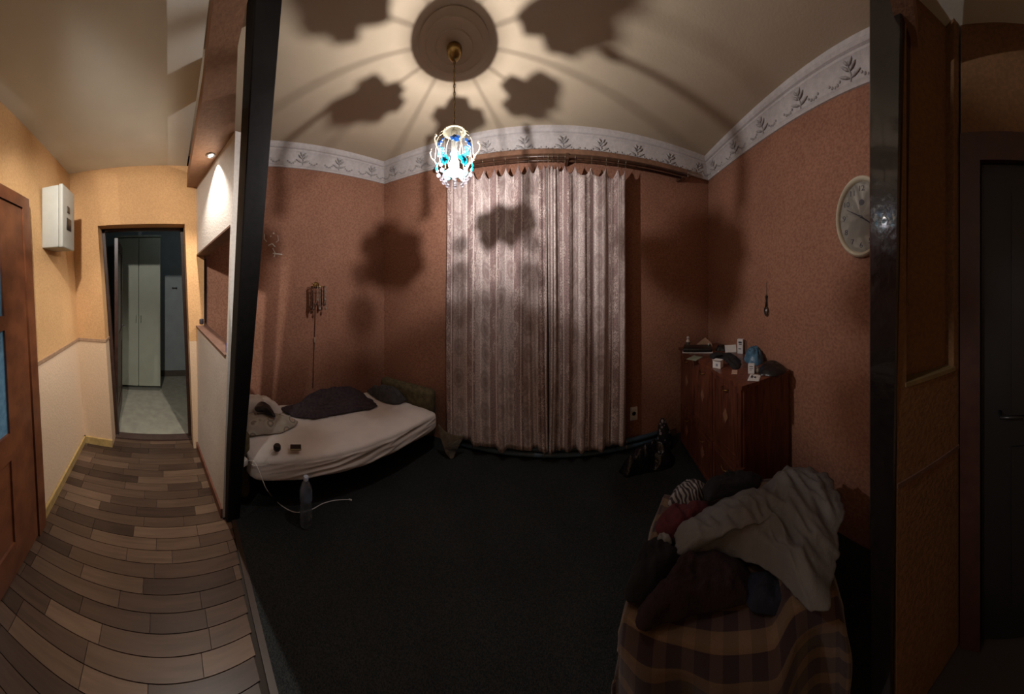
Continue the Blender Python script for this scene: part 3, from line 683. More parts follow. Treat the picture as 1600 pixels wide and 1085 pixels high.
# rod
cr = thing('curtain_rod', 'dark wooden double curtain rail under the stucco cornice', 'curtain rod', V(.35, 2.1, 2.6))
RX0, RX1 = -.98, 1.36
CW = mat('dark brown rail wood', (.10, .048, .028), .35, .4, 25); CW2 = mat('mid brown rail wood', (.24, .125, .075), .5, .3, 25)
mb = MB(); mb.hexa([V(RX0, bw(RX0)-.135, 2.675), V(RX1, bw(RX1)-.135, 2.675), V(RX1, bw(RX1), 2.675), V(RX0, bw(RX0), 2.675)], [V(RX0, bw(RX0)-.135, 2.715), V(RX1, bw(RX1)-.135, 2.715), V(RX1, bw(RX1), 2.715), V(RX0, bw(RX0), 2.715)]); mb.build('board', CW2, cr)
for nm, zz, dd, rr in (('front_rail', 2.652, .135, .0125), ('back_rail', 2.64, .085, .010)):
    MB().tube([V(RX0, bw(RX0)-dd, zz), V(RX1, bw(RX1)-dd, zz)], rr, 12).build(nm, CW, cr, smooth=True)
for xx in (RX0+.02, .2, RX1-.03):
    MB().box((xx, bw(xx)-.07, 2.655), (.025, .14, .05)).build('bracket', CW, cr)
for xx in (RX0-.012, RX1+.012): MB().ball((xx, bw(xx)-.135, 2.652), .022, 12).build('finial', CW, cr, smooth=True)
HOOK = mat('hook metal', (.35, .30, .22), .4, .2, metal=.8)
hk = None
for xs, xe, H in ((-.885, .035, H1), (.037, .715, H2)):
    for u in H:
        x = xs+(xe-xs)*u
        if hk is None:
            mb = MB(); pts = [V(0, .016*math.cos(2*PI*j/14), .016*math.sin(2*PI*j/14)) for j in range(15)]
            mb.tube(pts, .0022, 5, False); mb.tube([V(0, 0, -.016), V(0, .003, -.035), V(0, -.004, -.05)], .0018, 5)
            hk = mb.build('curtain_ring', HOOK, cr, smooth=True, fix=False)
            for vtx in hk.data.vertices: vtx.co += ORG[cr.name]
            o = hk
        else:
            o = hk.copy(); COL.objects.link(o); o.parent = cr
        o.location = V(x, bw(x)-.135, 2.648)-ORG[cr.name]

# heating pipes under the curtains
PIPE = mat('blue painted pipe', (.10, .17, .24), .35, .3, 20)
for nm, zz, lb, g in (('heating_pipe', .098, 'upper of two blue heating pipes along the back wall', 1), ('heating_pipe', .042, 'lower of two blue heating pipes along the back wall', 1)):
    p = tag(MB().tube([V(-.83, bw(-.83)-.05, zz), V(.1, bw(.1)-.05, zz), V(1.15, bw(1.15)-.05, zz)], .021, 14).build(nm, PIPE, None, smooth=True), lb, 'pipe', 'heating pipes')
    for xx in (-.66, .0, .75):
        mb = MB(); mb.tube([V(xx, bw(xx)-.05+.024*math.cos(2*PI*j/12), zz+.024*math.sin(2*PI*j/12)) for j in range(13)], .004, 6, False); mb.box((xx, bw(xx)-.014, zz), (.012, .028, .012)); mb.build('pipe_clip', STEEL, p)
strip('baseboard_back', [(V(.72, bw(.72), .0), V(1.30, bw(1.30), .0), (0, -1, 0))], .014, .07, mat('brown baseboard', (.16, .085, .05), .5, .3), 'brown baseboard on the back wall beside the socket', 'baseboard')
# cloth corner hanging below the left curtain
cc = on_wall(BL, BR, 706, 690, .17)
mb = MB()
pts = [at(685, 664, r=2.16), at(697, 676, r=2.17), at(719, 682, r=2.18), at(723, 684, r=2.18), at(716, 700, r=2.17), at(706, 717, r=2.16), at(698, 710, r=2.15), at(690, 690, r=2.15)]
KH = mat('khaki cloth', (.16, .125, .085), .9, .3, 25, .3, 60)
heap('folded_khaki_cloth', [V(p.x, p.y, max(p.z, .008)) for p in pts], .0, KH, wr=.006, rings=8, sub=4)
tag(bpy.data.objects['folded_khaki_cloth'], 'khaki cloth corner hanging down beside the curtain hem', 'cloth')
# socket on the back wall
def plate(name, c, n, w, h, label, cat):
    n = n.normalized(); u = V(-n.y, n.x, 0); M = Matrix((u, n, Z)).transposed()
    t = thing(name, label, cat, c)
    MB().rbox(c+n*.006, (w, h, .012), .004, rot=M @ Matrix.Rotation(PI/2, 3, 'X')).build('plate', WHITEP, t, smooth=True, angle=40)
    MB().lathe([(.001, .012), (.02, .012), (.023, .015), (.025, .012), (.001, .011)], c, 20, axis=n).build('socket_ring', WHITEP, t, smooth=True)
    mb = MB()
    for s in (-1, 1): mb.lathe([(.001, .0125), (.003, .0125), (.003, .0155), (.001, .0155)], c+u*.009*s, 8, axis=n)
    mb.build('pin_hole', BLACK, t)
    return t
plate('wall_socket', on_wall(BL, BR, 990, 646), V(0, -1, 0), .075, .125, 'white double wall socket low on the back wall', 'socket')

# ------------------------------------------------------------------ sofa bed
SHEET = mat('off-white sheet', (.76, .71, .66), .85, .08, 6, .15, 25)
OLIVE = mat('olive plush', (.13, .105, .05), .95, .45, 28, .5, 60)
UNDER = mat('dark sofa base', (.018, .014, .013), .8, .3)
A_, B_, C_, D_ = V(-1.51, .60, 0), V(-.95, 2.01, 0), V(-1.75, 2.06, 0), V(-2.28, .63, 0)     # front near, front far, back far, back near
sb = thing('sofa_bed', 'unfolded sofa bed under an off-white sheet with olive arms', 'bed', V(-1.65, 1.35, 0))
def bil(u, v): return A_.lerp(B_, u).lerp(D_.lerp(C_, u), v)     # u along, v front -> back
MT, MBOT = .40, .215
mb = MB(); rows = []
NU, NA = 110, 120
hw = .5
for i in range(NU+1):
    u = i/NU; row = []
    eu = 1-(abs(2*u-1))**16; 
    for j in range(NA):
        a = 2*PI*j/NA; ca, sa = math.cos(a), math.sin(a)
        p = 7.0
        k = (abs(ca)**p+abs(sa)**p)**(-1/p); vv = .5-.5*k*ca; zz = k*sa
        c = bil(u, vv); bulge = .035*math.sin(PI*u)*(1-vv)
        nrm = (A_-D_).normalized(); c = c+nrm*bulge
        shrink = .04*(1-eu)
        half = (MT-MBOT)/2*(.82+.18*eu)
        z = (MT+MBOT)/2+zz*half
        q = V(u*6, vv*3, zz)
        if zz > .5: z += .006*nz((c.x, c.y, 0), 7, 2)+.004*nz((c.x, c.y, 0), 17, 5)
        else:
            st = 1-abs(nz((u*3.2+z*3, z*26-u*5, 1), 1, 3))*3; c = c+nrm*((.004+.007*u)*st*math.exp(-((vv)/.15)**2)*math.sin(PI*u)**.5)
            z += .006*nz((u*9, vv*3, 2), 1, 1)
        row.append(V(c.x, c.y, z)+ (bil(.5, .5)-c)*shrink*.0)
    rows.append(row)
for k, s in ((0, .985), (NU, .985)):
    cen = sum(rows[k], Vector())/NA; rows[k] = [cen.lerp(p, s) for p in rows[k]]
def inset(row, s, sh):
    cen = sum(row, Vector())/NA; return [cen.lerp(p, s)+sh for p in row]
dv = (B_-A_).normalized()
rows = [inset(rows[0], .90, -dv*.022), inset(rows[0], .965, -dv*.014)]+rows+[inset(rows[-1], .965, dv*.014), inset(rows[-1], .90, dv*.022)]
mb.loft(rows, True, True); mb.build('sheeted_mattress', SHEET, sb, smooth=True)
mb = MB()
b4 = [bil(.06, .34), bil(.96, .34), bil(.97, .97), bil(.03, .97)]
mb.hexa([p+Z*.05 for p in b4], [p+Z*.222 for p in b4]); mb.build('base', UNDER, sb)
for u, v in ((.10, .40), (.92, .40), (.92, .9), (.10, .9)):
    MB().lathe([(.02, .006), (.024, .06)], bil(u, v), 12).build('foot', UNDER, sb)
mb = MB(); mb.rbox(V(-1.955, .545, .27), (.70, .085, .46), .04, rz=.10, n=5); mb.build('armrest', OLIVE, sb, smooth=True)
mb = MB(); mb.rbox(V(-1.36, 2.145, .30), (.66, .12, .46), .055, rz=-.03, n=5); mb.build('armrest', OLIVE, sb, smooth=True)

BT = .416
# pillows and things on the bed
def pillow_mat():
    m, nt, b, N, L = nodes('floral pillow cotton')
    tc = N('TexCoord'); mp = N('Mapping'); mp.inputs['Scale'].default_value = (12, 12, 12); L(tc.outputs['Object'], mp.inputs[0])
    n0 = N('TexNoise', i_Scale=4.0); L(tc.outputs['Object'], n0.inputs['Vector'])
    vo = N('TexVoronoi', i_Scale=1.0); L(mp.outputs[0], vo.inputs['Vector'])
    r = N('ValToRGB'); e = r.color_ramp.elements; e[0].position = 0; e[0].color = (.40, .23, .14, 1); e[1].position = .6; e[1].color = (.34, .30, .25, 1)
    x = e.new(.2); x.color = (.48, .42, .34, 1); x = e.new(.32); x.color = (.16, .14, .11, 1); x = e.new(.42); x.color = (.42, .38, .31, 1)
    L(vo.outputs['Distance'], r.inputs['Fac']); L(r.outputs['Color'], b.inputs['Base Color']); b.inputs['Roughness'].default_value = .9
    return m
FLOR = pillow_mat()
def on_bed(pts, z=BT): return [at(x, y, z=z) for x, y in pts]
o = heap('pillow', on_bed([(372, 656), (395, 650), (425, 652), (450, 655), (466, 661), (452, 671), (430, 678), (402, 680), (380, 678)]), .055, FLOR, prof=4, wr=.008, ws=7, seed=1)
tag(o, 'floral patterned pillow on the near end of the sofa bed', 'pillow')
o = heap('pillow', on_bed([(360, 640), (385, 630), (410, 630), (432, 637), (440, 645), (420, 649), (392, 648), (368, 650)]), .105, SHEET, prof=4, wr=.01, ws=8, seed=2)
tag(o, 'white pillow behind the floral pillow, against the wall', 'pillow')
PURP = mat('dark plum knit', (.058, .042, .052), .95, .45, 40, .4, 120)
CH = mat('charcoal fabric', (.07, .068, .072), .95, .35, 30, .3, 80)
back = [(474, 624, 2.38), (492, 612, 2.41), (520, 606, 2.47), (543, 604, 2.53), (556, 606, 2.57)]
o = heap('dark_garment', on_bed([(441, 641), (452, 634), (466, 631)])+[at(x, y, r=r_) for x, y, r_ in back]+on_bed([(574, 620), (590, 630), (588, 637), (560, 642), (530, 647), (505, 653), (478, 654), (458, 649)]), .03, PURP, wr=.013, ws=11, prof=5, seed=4, dirn=(.5, 1, 0), rings=26, sub=6)
tag(o, 'dark plum garment spread out on the sofa bed', 'garment')
o = heap('grey_bundle', on_bed([(574, 610), (592, 614), (612, 617), (630, 621), (632, 628), (618, 631), (600, 628), (582, 619)]), .09, CH, wr=.016, ws=16, prof=3, seed=6)
tag(o, 'grey crumpled clothing bundle at the far end of the bed', 'clothing')
# black headset-like pouch on the pillow
pz = BT+.085
o = heap('black_pouch', [at(x, y, z=pz) for x, y in [(398, 637), (404, 630), (414, 631), (424, 638), (430, 650), (426, 652), (414, 645), (402, 644)]], .03, BLACK, wr=.005, prof=4, seed=3, rings=8)
tag(o, 'small black pouch lying on the pillows', 'pouch')
# speaker puck with cable, phone
c = at(433, 703, z=BT+.006)
pk = thing('speaker_puck', 'small black round speaker on the sheet, left of the phone', 'speaker', c)
MB().lathe([(.001, 0), (.022, 0), (.026, .006), (.026, .024), (.021, .032), (.001, .033)], c, 24).build('body', BLACK, pk, smooth=True, angle=40)
pts = [at(429, 703, z=BT+.012), at(424, 707, z=BT+.01), at(420, 714, z=BT+.008), at(418, 721, z=BT+.008), at(422, 725, z=BT+.006)]
MB().tube(pts, .0025, 6).build('cable', WHITEP, pk, smooth=True)
c = at(462, 701, z=BT+.006); rzp = -.9
ph = thing('phone', 'black phone lying on the sheet near the bed edge', 'phone', c)
MB().rbox(c+Z*.006, (.078, .052, .011), .004, rz=at(462, 700, z=BT).to_2d().angle_signed(V(0, 1, 0).to_2d())*0+1.02).build('body', mat('phone rim', (.42, .36, .22), .35, .2, metal=.6), ph, smooth=True, angle=40)
MB().rbox(c+Z*.0122, (.073, .047, .0016), .0007, rz=1.02).build('screen', mat('phone glass', (.01, .01, .012), .08), ph)
# charger plug and cable
c = at(380, 722, r=1.60)
cg = thing('phone_charger', 'white phone charger plugged in beside the post, cable on the carpet', 'charger', c)
MB().rbox(c, (.045, .05, .042), .008, rz=.3).build('plug', WHITEP, cg, smooth=True, angle=50)
cp = [at(388, 720, r=1.585), at(397, 722, r=1.56), at(404, 735, r=1.53), at(412, 755, r=1.52)]
flo = [(424, 775), (438, 789), (455, 799), (470, 801), (488, 796), (505, 787), (525, 782), (546, 781)]
cp += [at(416, 764, r=1.56)]+[at(x, y, z=.011) for x, y in flo]
# smooth
sm = []
for k in range(len(cp)-1):
    a, b_, c_, d_ = cp[max(k-1, 0)], cp[k], cp[k+1], cp[min(k+2, len(cp)-1)]
    for j in range(5):
        t = j/5; sm.append(.5*((2*b_)+(c_-a)*t+(2*a-5*b_+4*c_-d_)*t*t+(3*b_-a-3*c_+d_)*t**3))
sm.append(cp[-1])
MB().tube(sm, .0028, 6).build('cable', WHITEP, cg, smooth=True)
MB().rbox(cp[-1]+V(.006, .004, 0), (.022, .010, .007), .003, rz=.5).build('connector', WHITEP, cg)
# water bottle
c = at(478, 820, z=.006)
bt = thing('water_bottle', 'clear plastic water bottle standing on the carpet by the bed', 'bottle', c)
PET = clearish('pet plastic', (.75, .82, .9), .62, .8)
prof = [(.001, .004), (.028, .0), (.038, .006), (.041, .02), (.040, .05), (.042, .055), (.039, .062), (.042, .07), (.039, .078), (.042, .086), (.040, .10), (.036, .125), (.037, .15), (.041, .165), (.042, .20), (.041, .225), (.034, .25), (.022, .272), (.0145, .284), (.0145, .292)]
MB().lathe(prof, c, 28).build('body', PET, bt, smooth=True)
MB().lathe([(r_*.96, z) for r_, z in prof if .165 <= z <= .23], c, 28, cap=False).build('label_band', mat('blue bottle label', (.34, .43, .60), .5, .5, 30), bt, smooth=True)
MB().lathe([(.001, .29), (.0165, .29), (.0165, .309), (.014, .312), (.001, .312)], c, 20).build('cap', mat('white-blue cap', (.55, .65, .8), .4, .1), bt, smooth=True, angle=40)

# ------------------------------------------------------------------ wall lamp with bead strands
w0 = on_wall(LN, BL, 494, 446)
tw = (BL-LN).normalized(); nw = V(tw.y, -tw.x, 0)
if nw.x < 0: nw = -nw
wl = thing('wall_lamp', 'unlit wall lamp with hanging bead strands and a cord down to the bed', 'wall lamp', w0)
mb = MB(); mb.lathe([(.001, .0), (.035, 0), (.03, .012), (.012, .02), (.001, .022)], w0, 16, axis=nw); mb.build('wall_plate', BRASS, wl, smooth=True)
mb = MB()
ring = [w0+nw*.085+tw*(.075*math.cos(2*PI*j/20))+nw*(.05*math.sin(2*PI*j/20))-Z*.01 for j in range(21)]
mb.tube(ring, .004, 6, False); mb.tube([w0, w0+nw*.03+Z*.03, w0+nw*.035], .005, 6); mb.tube([w0+nw*.03+Z*.04, w0+nw*.03+Z*.085], .0025, 6)
mb.tube([w0+nw*.085-tw*.07+Z*.012, w0+nw*.085-tw*.05+Z*.018, w0+nw*.085-tw*.03+Z*.006, w0+nw*.085-tw*.06-Z*.006], .004, 6)
mb.build('frame', BRASS, wl, smooth=True)
SB1 = mat('brown bead', (.10, .05, .035), .35, .4, 20); SB2 = mat('smoky bead', (.30, .26, .21), .3, .4, 20)
for j in range(16):
    p = ring[j+(j//4)] if j+(j//4) < 20 else ring[j]
    ln = .16+.05*math.sin(j*2.1)+(.08 if j in (8, 9, 11, 14) else 0); mb = MB(); k = 0
    s = 0
    while s < ln: mb.ball(p-Z*(s+.008), .0062 if k % 3 else .008, 6); s += .014; k += 1
    mb.ball(p-Z*(ln+.018), .011, 8, (1, 1, 1.7)); mb.build('bead_strand', SB1 if (7 <= j <= 14 or j % 3 == 0) else SB2, wl, smooth=True)
cpts = [on_wall(LN, BL, 493, 458, .012), on_wall(LN, BL, 492, 500, .012), on_wall(LN, BL, 491, 532, .010), on_wall(LN, BL, 489.5, 565, .010), on_wall(LN, BL, 488.5, 606, .010)]
MB().tube(cpts, .0035, 6).build('cord', mat('brown cord', (.07, .03, .02), .6, .2), wl, smooth=True)
p = on_wall(LN, BL, 491, 531, .014)
MB().rbox(p, (.022, .014, .055), .005, rz=math.atan2(tw.y, tw.x)).build('cord_switch', mat('beige switch', (.34, .22, .16), .5, .1), wl, smooth=True)

# ------------------------------------------------------------------ right wall: clock, hanging opener
tr_ = (BR-RN).normalized(); nr_ = V(-tr_.y, tr_.x, 0)
if nr_.x > 0: nr_ = -nr_
ck = on_wall(RN, BR, 1347, 340)
cl = thing('wall_clock', 'round cream wall clock half hidden by the black post', 'clock', ck)
# clock axes: right in its face = towards the camera along the wall
cu = -tr_; AH, AV = .165, .24
def cpt(a, k, d): return ck+cu*(AH*k*math.sin(a))+Z*(AV*k*math.cos(a))+nr_*d
NSEG = 48
def oval(prof_, name, m, cap=False, par=None):
    rows = [[cpt(2*PI*j/NSEG, k, d) for j in range(NSEG)] for k, d in prof_]
    return MB().loft(rows, True, cap).build(name, m, par or cl, smooth=True, angle=50)
oval([(1.0, .0), (1.0, .02), (.985, .034), (.95, .040), (.90, .036), (.875, .024), (.865, .012)], 'frame', mat('cream clock frame', (.62, .56, .42), .35, .1))
oval([(.88, .012), (.5, .012), (.01, .012)], 'face', mat('clock face', (.46, .43, .37), .6, .08, 6), True)
oval([(.93, .002), (.93, .004), (.01, .004)], 'back', BLACK, True)
INK = mat('clock ink', (.05, .045, .06), .6)
for h in range(1, 13):
    a = 2*PI*h/12; p = cpt(a, .70, .0135)
    M = Matrix((( cu.x, 0, nr_.x, p.x), (cu.y, 0, nr_.y, p.y), (cu.z, 1, nr_.z, p.z), (0, 0, 0, 1)))
    text_mesh(str(h), .046, INK, cl, M, 'numeral')
def hand(a, k0, k1, w, d, name):
    p, q = cpt(a+PI, k0, d), cpt(a, k1, d); MB().tube([p, p.lerp(q, .5), q], [w, w, w*.4], 6).build(name, INK, cl)
hand(2*PI*(48.5/60), .12, .62, .0035, .017, 'minute_hand'); hand(2*PI*(3.85/12), .1, .55, .005, .015, 'hour_hand')
MB().lathe([(.001, 0), (.008, 0), (.008, .008), (.001, .008)], cpt(0, 0, .013), 12, axis=nr_).build('hub', INK, cl)
MB().lathe([(.001, 0), (.018, 0), (.018, .001), (.001, .001)], cpt(.05, .36, .0125), 12, axis=nr_).build('emblem', INK, cl)
p0 = on_wall(RN, BR, 1199, 443, .006)
bo = thing('hanging_opener', 'small dark metal opener hanging from a nail on the wall', 'opener', p0)
MB().tube([p0-nr_*.006, p0+nr_*.012], .0022, 6).build('nail', STEEL, bo)
MB().tube([p0+nr_*.006, p0-Z*.07+nr_*.003, p0-Z*.1+nr_*.004], .0014, 5).build('string', BLACK, bo)
mb = MB(); mb.ball(p0-Z*.105+nr_*.006, .012, 8); mb.tube([p0-Z*.11+nr_*.008, p0-Z*.19+nr_*.008], [.006, .008], 8)
mb.tube([p0+tr_*(.02*math.sin(2*PI*j/16))-Z*(.222-.034*math.cos(2*PI*j/16))+nr_*.008 for j in range(17)], .0055, 6, False)
mb.build('opener', mat('dark metal', (.07, .065, .07), .35, .2, metal=.8), bo, smooth=True)
MB().ball(p0-Z*.222+nr_*.004, .016, 10, (.5, .5, 1.2)).build('insert', STEEL, bo, smooth=True)

# ------------------------------------------------------------------ chest of cupboards
m, nt, b, N, L = nodes('red-brown veneer')
tc = N('TexCoord'); mp = N('Mapping'); mp.inputs['Scale'].default_value = (14, 14, 1.6); L(tc.outputs['Object'], mp.inputs[0])
n1 = N('TexNoise', i_Scale=2.2, i_Detail=6.0, i_Distortion=1.2); L(mp.outputs[0], n1.inputs['Vector'])
r = N('ValToRGB'); r.color_ramp.elements[0].position = .3; r.color_ramp.elements[1].position = .72
r.color_ramp.elements[0].color = (.055, .016, .010, 1); r.color_ramp.elements[1].color = (.19, .062, .032, 1); L(n1.outputs['Fac'], r.inputs['Fac']); L(r.outputs['Color'], b.inputs['Base Color'])
b.inputs['Roughness'].default_value = .38; b.inputs['Coat Weight'].default_value = .15
VEN = MATS['red-brown veneer']
INLAY = mat('pale inlay', (.30, .15, .085), .45, .3, 40)
F0 = V(1.06, 1.0, 0); cdn = (BR-RN).normalized(); cnn = V(cdn.y, -cdn.x, 0); CL, CDp, CHt = 1.0, .415, .95
def cq(a, d, z): return F0+cdn*a+cnn*d+Z*z      # a along the front (0 near), d towards the wall
cs = thing('cupboard_chest', 'red-brown wooden chest with inlaid cupboard doors, in the corner', 'cupboard', cq(CL/2, CDp/2, 0))
def cbx(a0, a1, d0, d1, z0, z1, name, m, par=cs):
    return MB().hexa([cq(a0, d0, z0), cq(a1, d0, z0), cq(a1, d1, z0), cq(a0, d1, z0)], [cq(a0, d0, z1), cq(a1, d0, z1), cq(a1, d1, z1), cq(a0, d1, z1)]).build(name, m, par)
cbx(.004, CL-.004, .018, CDp, .05, CHt-.022, 'body', VEN)
cbx(.03, CL-.03, .05, CDp-.02, .006, .05, 'plinth', BLACK)
cbx(-.012, CL+.012, -.012, CDp, CHt-.022, CHt, 'top', VEN)
cbx(.0, CL, .008, .022, .42, .445, 'middle_rail', VEN)
for a0, a1 in ((.012, .36), (.37, .68), (.69, .988)):
    for z0, z1 in ((.065, .415), (.45, .92)):
        dr = cbx(a0, a1, 0, .018, z0, z1, 'door', VEN)
        ca, cz = (a0+a1)/2, (z0+z1)/2
        # raised border and diamond inlay
        for q in ((a0+.03, a1-.03, z0+.03, z0+.037), (a0+.03, a1-.03, z1-.037, z1-.03), (a0+.03, a0+.037, z0+.037, z1-.037), (a1-.037, a1-.03, z0+.037, z1-.037)):
            cbx(q[0], q[1], -.004, 0, q[2], q[3], 'moulding', VEN, dr)
        MB().prism([cq(ca-.03, -.003, cz), cq(ca, -.003, cz-.05), cq(ca+.03, -.003, cz), cq(ca, -.003, cz+.05)], cnn*.003).build('diamond_inlay', INLAY, dr)
        kz = z1-.07 if z0 < .4 else z0+.42
        mb = MB(); mb.tube([cq(ca-.035, 0, kz), cq(ca-.03, -.016, kz-.004), cq(ca, -.022, kz-.012), cq(ca+.03, -.016, kz-.004), cq(ca+.035, 0, kz)], .004, 6); mb.build('handle', BRASS, dr, smooth=True)

# ---- things on the chest
TZ = CHt
RZC = math.atan2(cdn.y, cdn.x)
def ct(px, py): 
    p = at(px, py, z=TZ); return V(p.x, p.y, TZ)
PAPER = mat('white paper', (.66, .63, .60), .8, .08); CARD = mat('white carton', (.70, .69, .68), .6, .06); TAN = mat('tan card', (.52, .34, .24), .7, .12)
def carton(px, py, w, d, h, rz, label, m=CARD, marks=(), name='box', mm=None, open_=False):
    p = ct(px, py); t = thing(name, label, 'box', p)
    MB().box(p+Z*(h/2), (w, d, h), rz).build('carton', m, t)
    M = Matrix.Rotation(rz, 3, 'Z')
    for (x0, x1, z0, z1) in marks:
        MB().box(p+M @ V((x0+x1)/2*w, -d/2-.0004, (z0+z1)/2*h), ((x1-x0)*w, .001, (z1-z0)*h), rz).build('print', mm or INK, t)
    if open_:
        MB().box(p+M @ V(0, -d/2-.006, h+.004), (w*.98, .012, .0012), rz).build('flap', m, t)
    return t
def facing(px): return -(px-850)/380        # turn a box's front to the room centre
def sheet(px, py, w, d, rz, label, m=PAPER, name='paper_sheet', marks=0, z=0):
    p = ct(px, py)+Z*z; t = thing(name, label, 'paper', p)
    n = 8; M = Matrix.Rotation(rz, 3, 'Z')
    mb = MB(); mb.grid(lambda u, v: p+M @ V((u-.5)*w, (v-.5)*d, .0022+.004*abs(nz((u, v, px), 2.5))), n, n); o = mb.build('leaf', m, t, smooth=True, fix=False)
    md = o.modifiers.new('s', 'SOLIDIFY'); md.thickness = .0008
    for k in range(marks):
        MB().box(p+M @ V((.16*(k % 2)-.05)*w, (.25-.3*(k//2))*d, .0085), (w*.2, d*.14, .0008), rz).build('print', INK, t)
    return t
# row nearest the wall / far end
q = ct(1075, 541); t = thing('figurine', 'small white bottle-shaped figurine at the far end of the chest', 'figurine', q)
MB().lathe([(.001, 0), (.02, 0), (.021, .01), (.019, .05), (.012, .062), (.009, .07)], q, 16).build('body', CARD, t, smooth=True)
MB().ball(q+Z*.082, .015, 12).build('stopper', CARD, t, smooth=True)
MB().lathe([(.0205, .018), (.0208, .02), (.0206, .04), (.0202, .042)], q, 16, cap=False).build('print_band', mat('dark band', (.10, .08, .07), .6), t, smooth=True)
# tented tan card
q = ct(1102, 541); M = Matrix.Rotation(facing(1102), 3, 'Z')
mb = MB(); mb.prism([q+M @ V(-.10, -.02, .0), q+M @ V(-.098, -.02, .012), q+M @ V(.0, .0, .085), q+M @ V(.062, -.01, .03), q+M @ V(.07, -.01, .0)], M @ V(0, .006, 0))
tag(mb.build('tented_card', TAN), 'tan cardboard triangle standing near the far end of the chest', 'card')
# black flat case with papers under it
q = ct(1090, 549); t = thing('black_case', 'flat black case at the far left of the chest top', 'case', q)
MB().rbox(q+Z*.026, (.26, .16, .036), .012, rz=facing(1090), n=3).build('body', BLACK, t, smooth=True, angle=50)
MB().rbox(q+Z*.006, (.27, .17, .008), .003, rz=facing(1090)).build('white_edge', CARD, t)
q = ct(1107, 548); t = thing('green_bottle', 'small green bottle standing on the chest beside the black case', 'bottle', q)
MB().lathe([(.001, 0), (.011, 0), (.012, .006), (.012, .035), (.006, .045), (.006, .055), (.001, .056)], q, 14).build('glass', mat('green glass', (.03, .12, .05), .15, .2), t, smooth=True)
MB().lathe([(.001, .055), (.007, .055), (.007, .066), (.001, .066)], q, 12).build('cap', CARD, t)
q = ct(1122, 547)
o = heap('black_glove', [ct(x, y) for x, y in [(1118, 546), (1124, 543), (1133, 543), (1138, 546), (1135, 549), (1126, 549), (1120, 549)]], .035, BLACK, wr=.006, ws=20, prof=4, seed=9, rings=8)
tag(o, 'crumpled black cloth between the flat case and the upright paper', 'cloth')
# leaning white paper
q = ct(1142, 551); M = Matrix.Rotation(facing(1142), 3, 'Z')
tag(MB().prism([q+M @ V(-.05, 0, 0), q+M @ V(.05, .01, 0), q+M @ V(.045, .03, .062), q+M @ V(-.056, .02, .058)], M @ V(0, .002, .001)).build('folded_paper', PAPER), 'folded white paper standing in front of the tall white box', 'paper')
carton(1157, 552, .050, .03, .125, facing(1157)-.25, 'tall narrow white box standing upright on the chest', CARD, ((-.3, .3, .72, .84), (-.2, .3, .62, .67), (-.3, .2, .3, .36)))
carton(1168, 551, .05, .04, .105, facing(1168)-.1, 'brown box right behind the tall white box', mat('brown carton', (.17, .08, .055), .7, .2))
# blue crumpled bag
BLUE = mat('blue plastic bag', (.075, .19, .30), .35, .35, 14, .4, 40)
o = heap('blue_bag', [ct(x, y) for x, y in [(1163, 560), (1170, 554), (1182, 553), (1191, 557), (1194, 564), (1188, 570), (1176, 571), (1166, 567)]], .065, BLUE, wr=.022, ws=24, prof=3, seed=12, rings=14)
tag(o, 'crumpled blue plastic bag on the chest against the wall', 'bag')
# open small white box
carton(1122, 574, .062, .05, .055, facing(1122)-.45, 'small white open box at the front edge of the chest', CARD, ((-.1, .15, .25, .6),), mm=mat('grey print', (.25, .27, .33), .6), open_=True)
o = heap('black_scarf', [ct(x, y) for x, y in [(1108, 556), (1120, 552), (1138, 555), (1152, 560), (1158, 567), (1155, 574), (1146, 577), (1138, 570), (1128, 561), (1112, 561)]], .03, mat('black knit', (.014, .012, .012), .9, .3, 40, .3, 90), wr=.008, ws=16, prof=4, seed=21, rings=12)
tag(o, 'black scarf bundled in the middle of the chest top', 'scarf')
sheet(1086, 560, .13, .09, .4, 'greenish paper lying at the far front of the chest', mat('greenish paper', (.24, .25, .18), .8, .2))
sheet(1148, 582, .085, .04, .75, 'beige card lying near the front edge of the chest', TAN, 'card_slip')
sheet(1179, 591, .11, .075, .55, 'white printed leaflet lying at the near end of the chest', PAPER, marks=3)
carton(1174, 583, .042, .03, .062, facing(1174)-.1, 'little white printed box beside the blue bag', CARD, ((-.3, .3, .75, .82), (-.3, .3, .55, .6), (-.3, .1, .38, .42)))
q = ct(1183, 582); t = thing('small_jar', 'tiny white jar right of the little printed box', 'jar', q)
MB().lathe([(.001, 0), (.013, 0), (.014, .004), (.014, .026), (.011, .03)], q, 14).build('glass', CREAMG, t, smooth=True)
MB().lathe([(.001, .029), (.012, .029), (.012, .038), (.001, .039)], q, 14).build('lid', STEEL, t, smooth=True)
o = heap('flat_hat', [ct(x, y) for x, y in [(1186, 583), (1190, 572), (1200, 566), (1216, 569), (1228, 577), (1224, 584), (1208, 589), (1194, 588)]], .04, BLACK, wr=.006, ws=12, prof=3, seed=31, rings=10)
tag(o, 'black hat lying at the near end of the chest by the wall', 'hat')

# ------------------------------------------------------------------ black bag by the chest
BAGM = mat('shiny black bag plastic', (.012, .012, .014), .18, .3, 20, .5, 50)
o = heap('black_bag', [at(x, y, z=.007) for x, y in [(968, 738), (978, 724), (1000, 712), (1022, 708), (1046, 712), (1054, 722), (1044, 733), (1020, 738), (998, 742), (980, 746)]], .15, BAGM, wr=.035, ws=9, prof=2.6, seed=17, rings=16)
tag(o, 'shiny black plastic bag slumped on the carpet by the chest', 'bag')
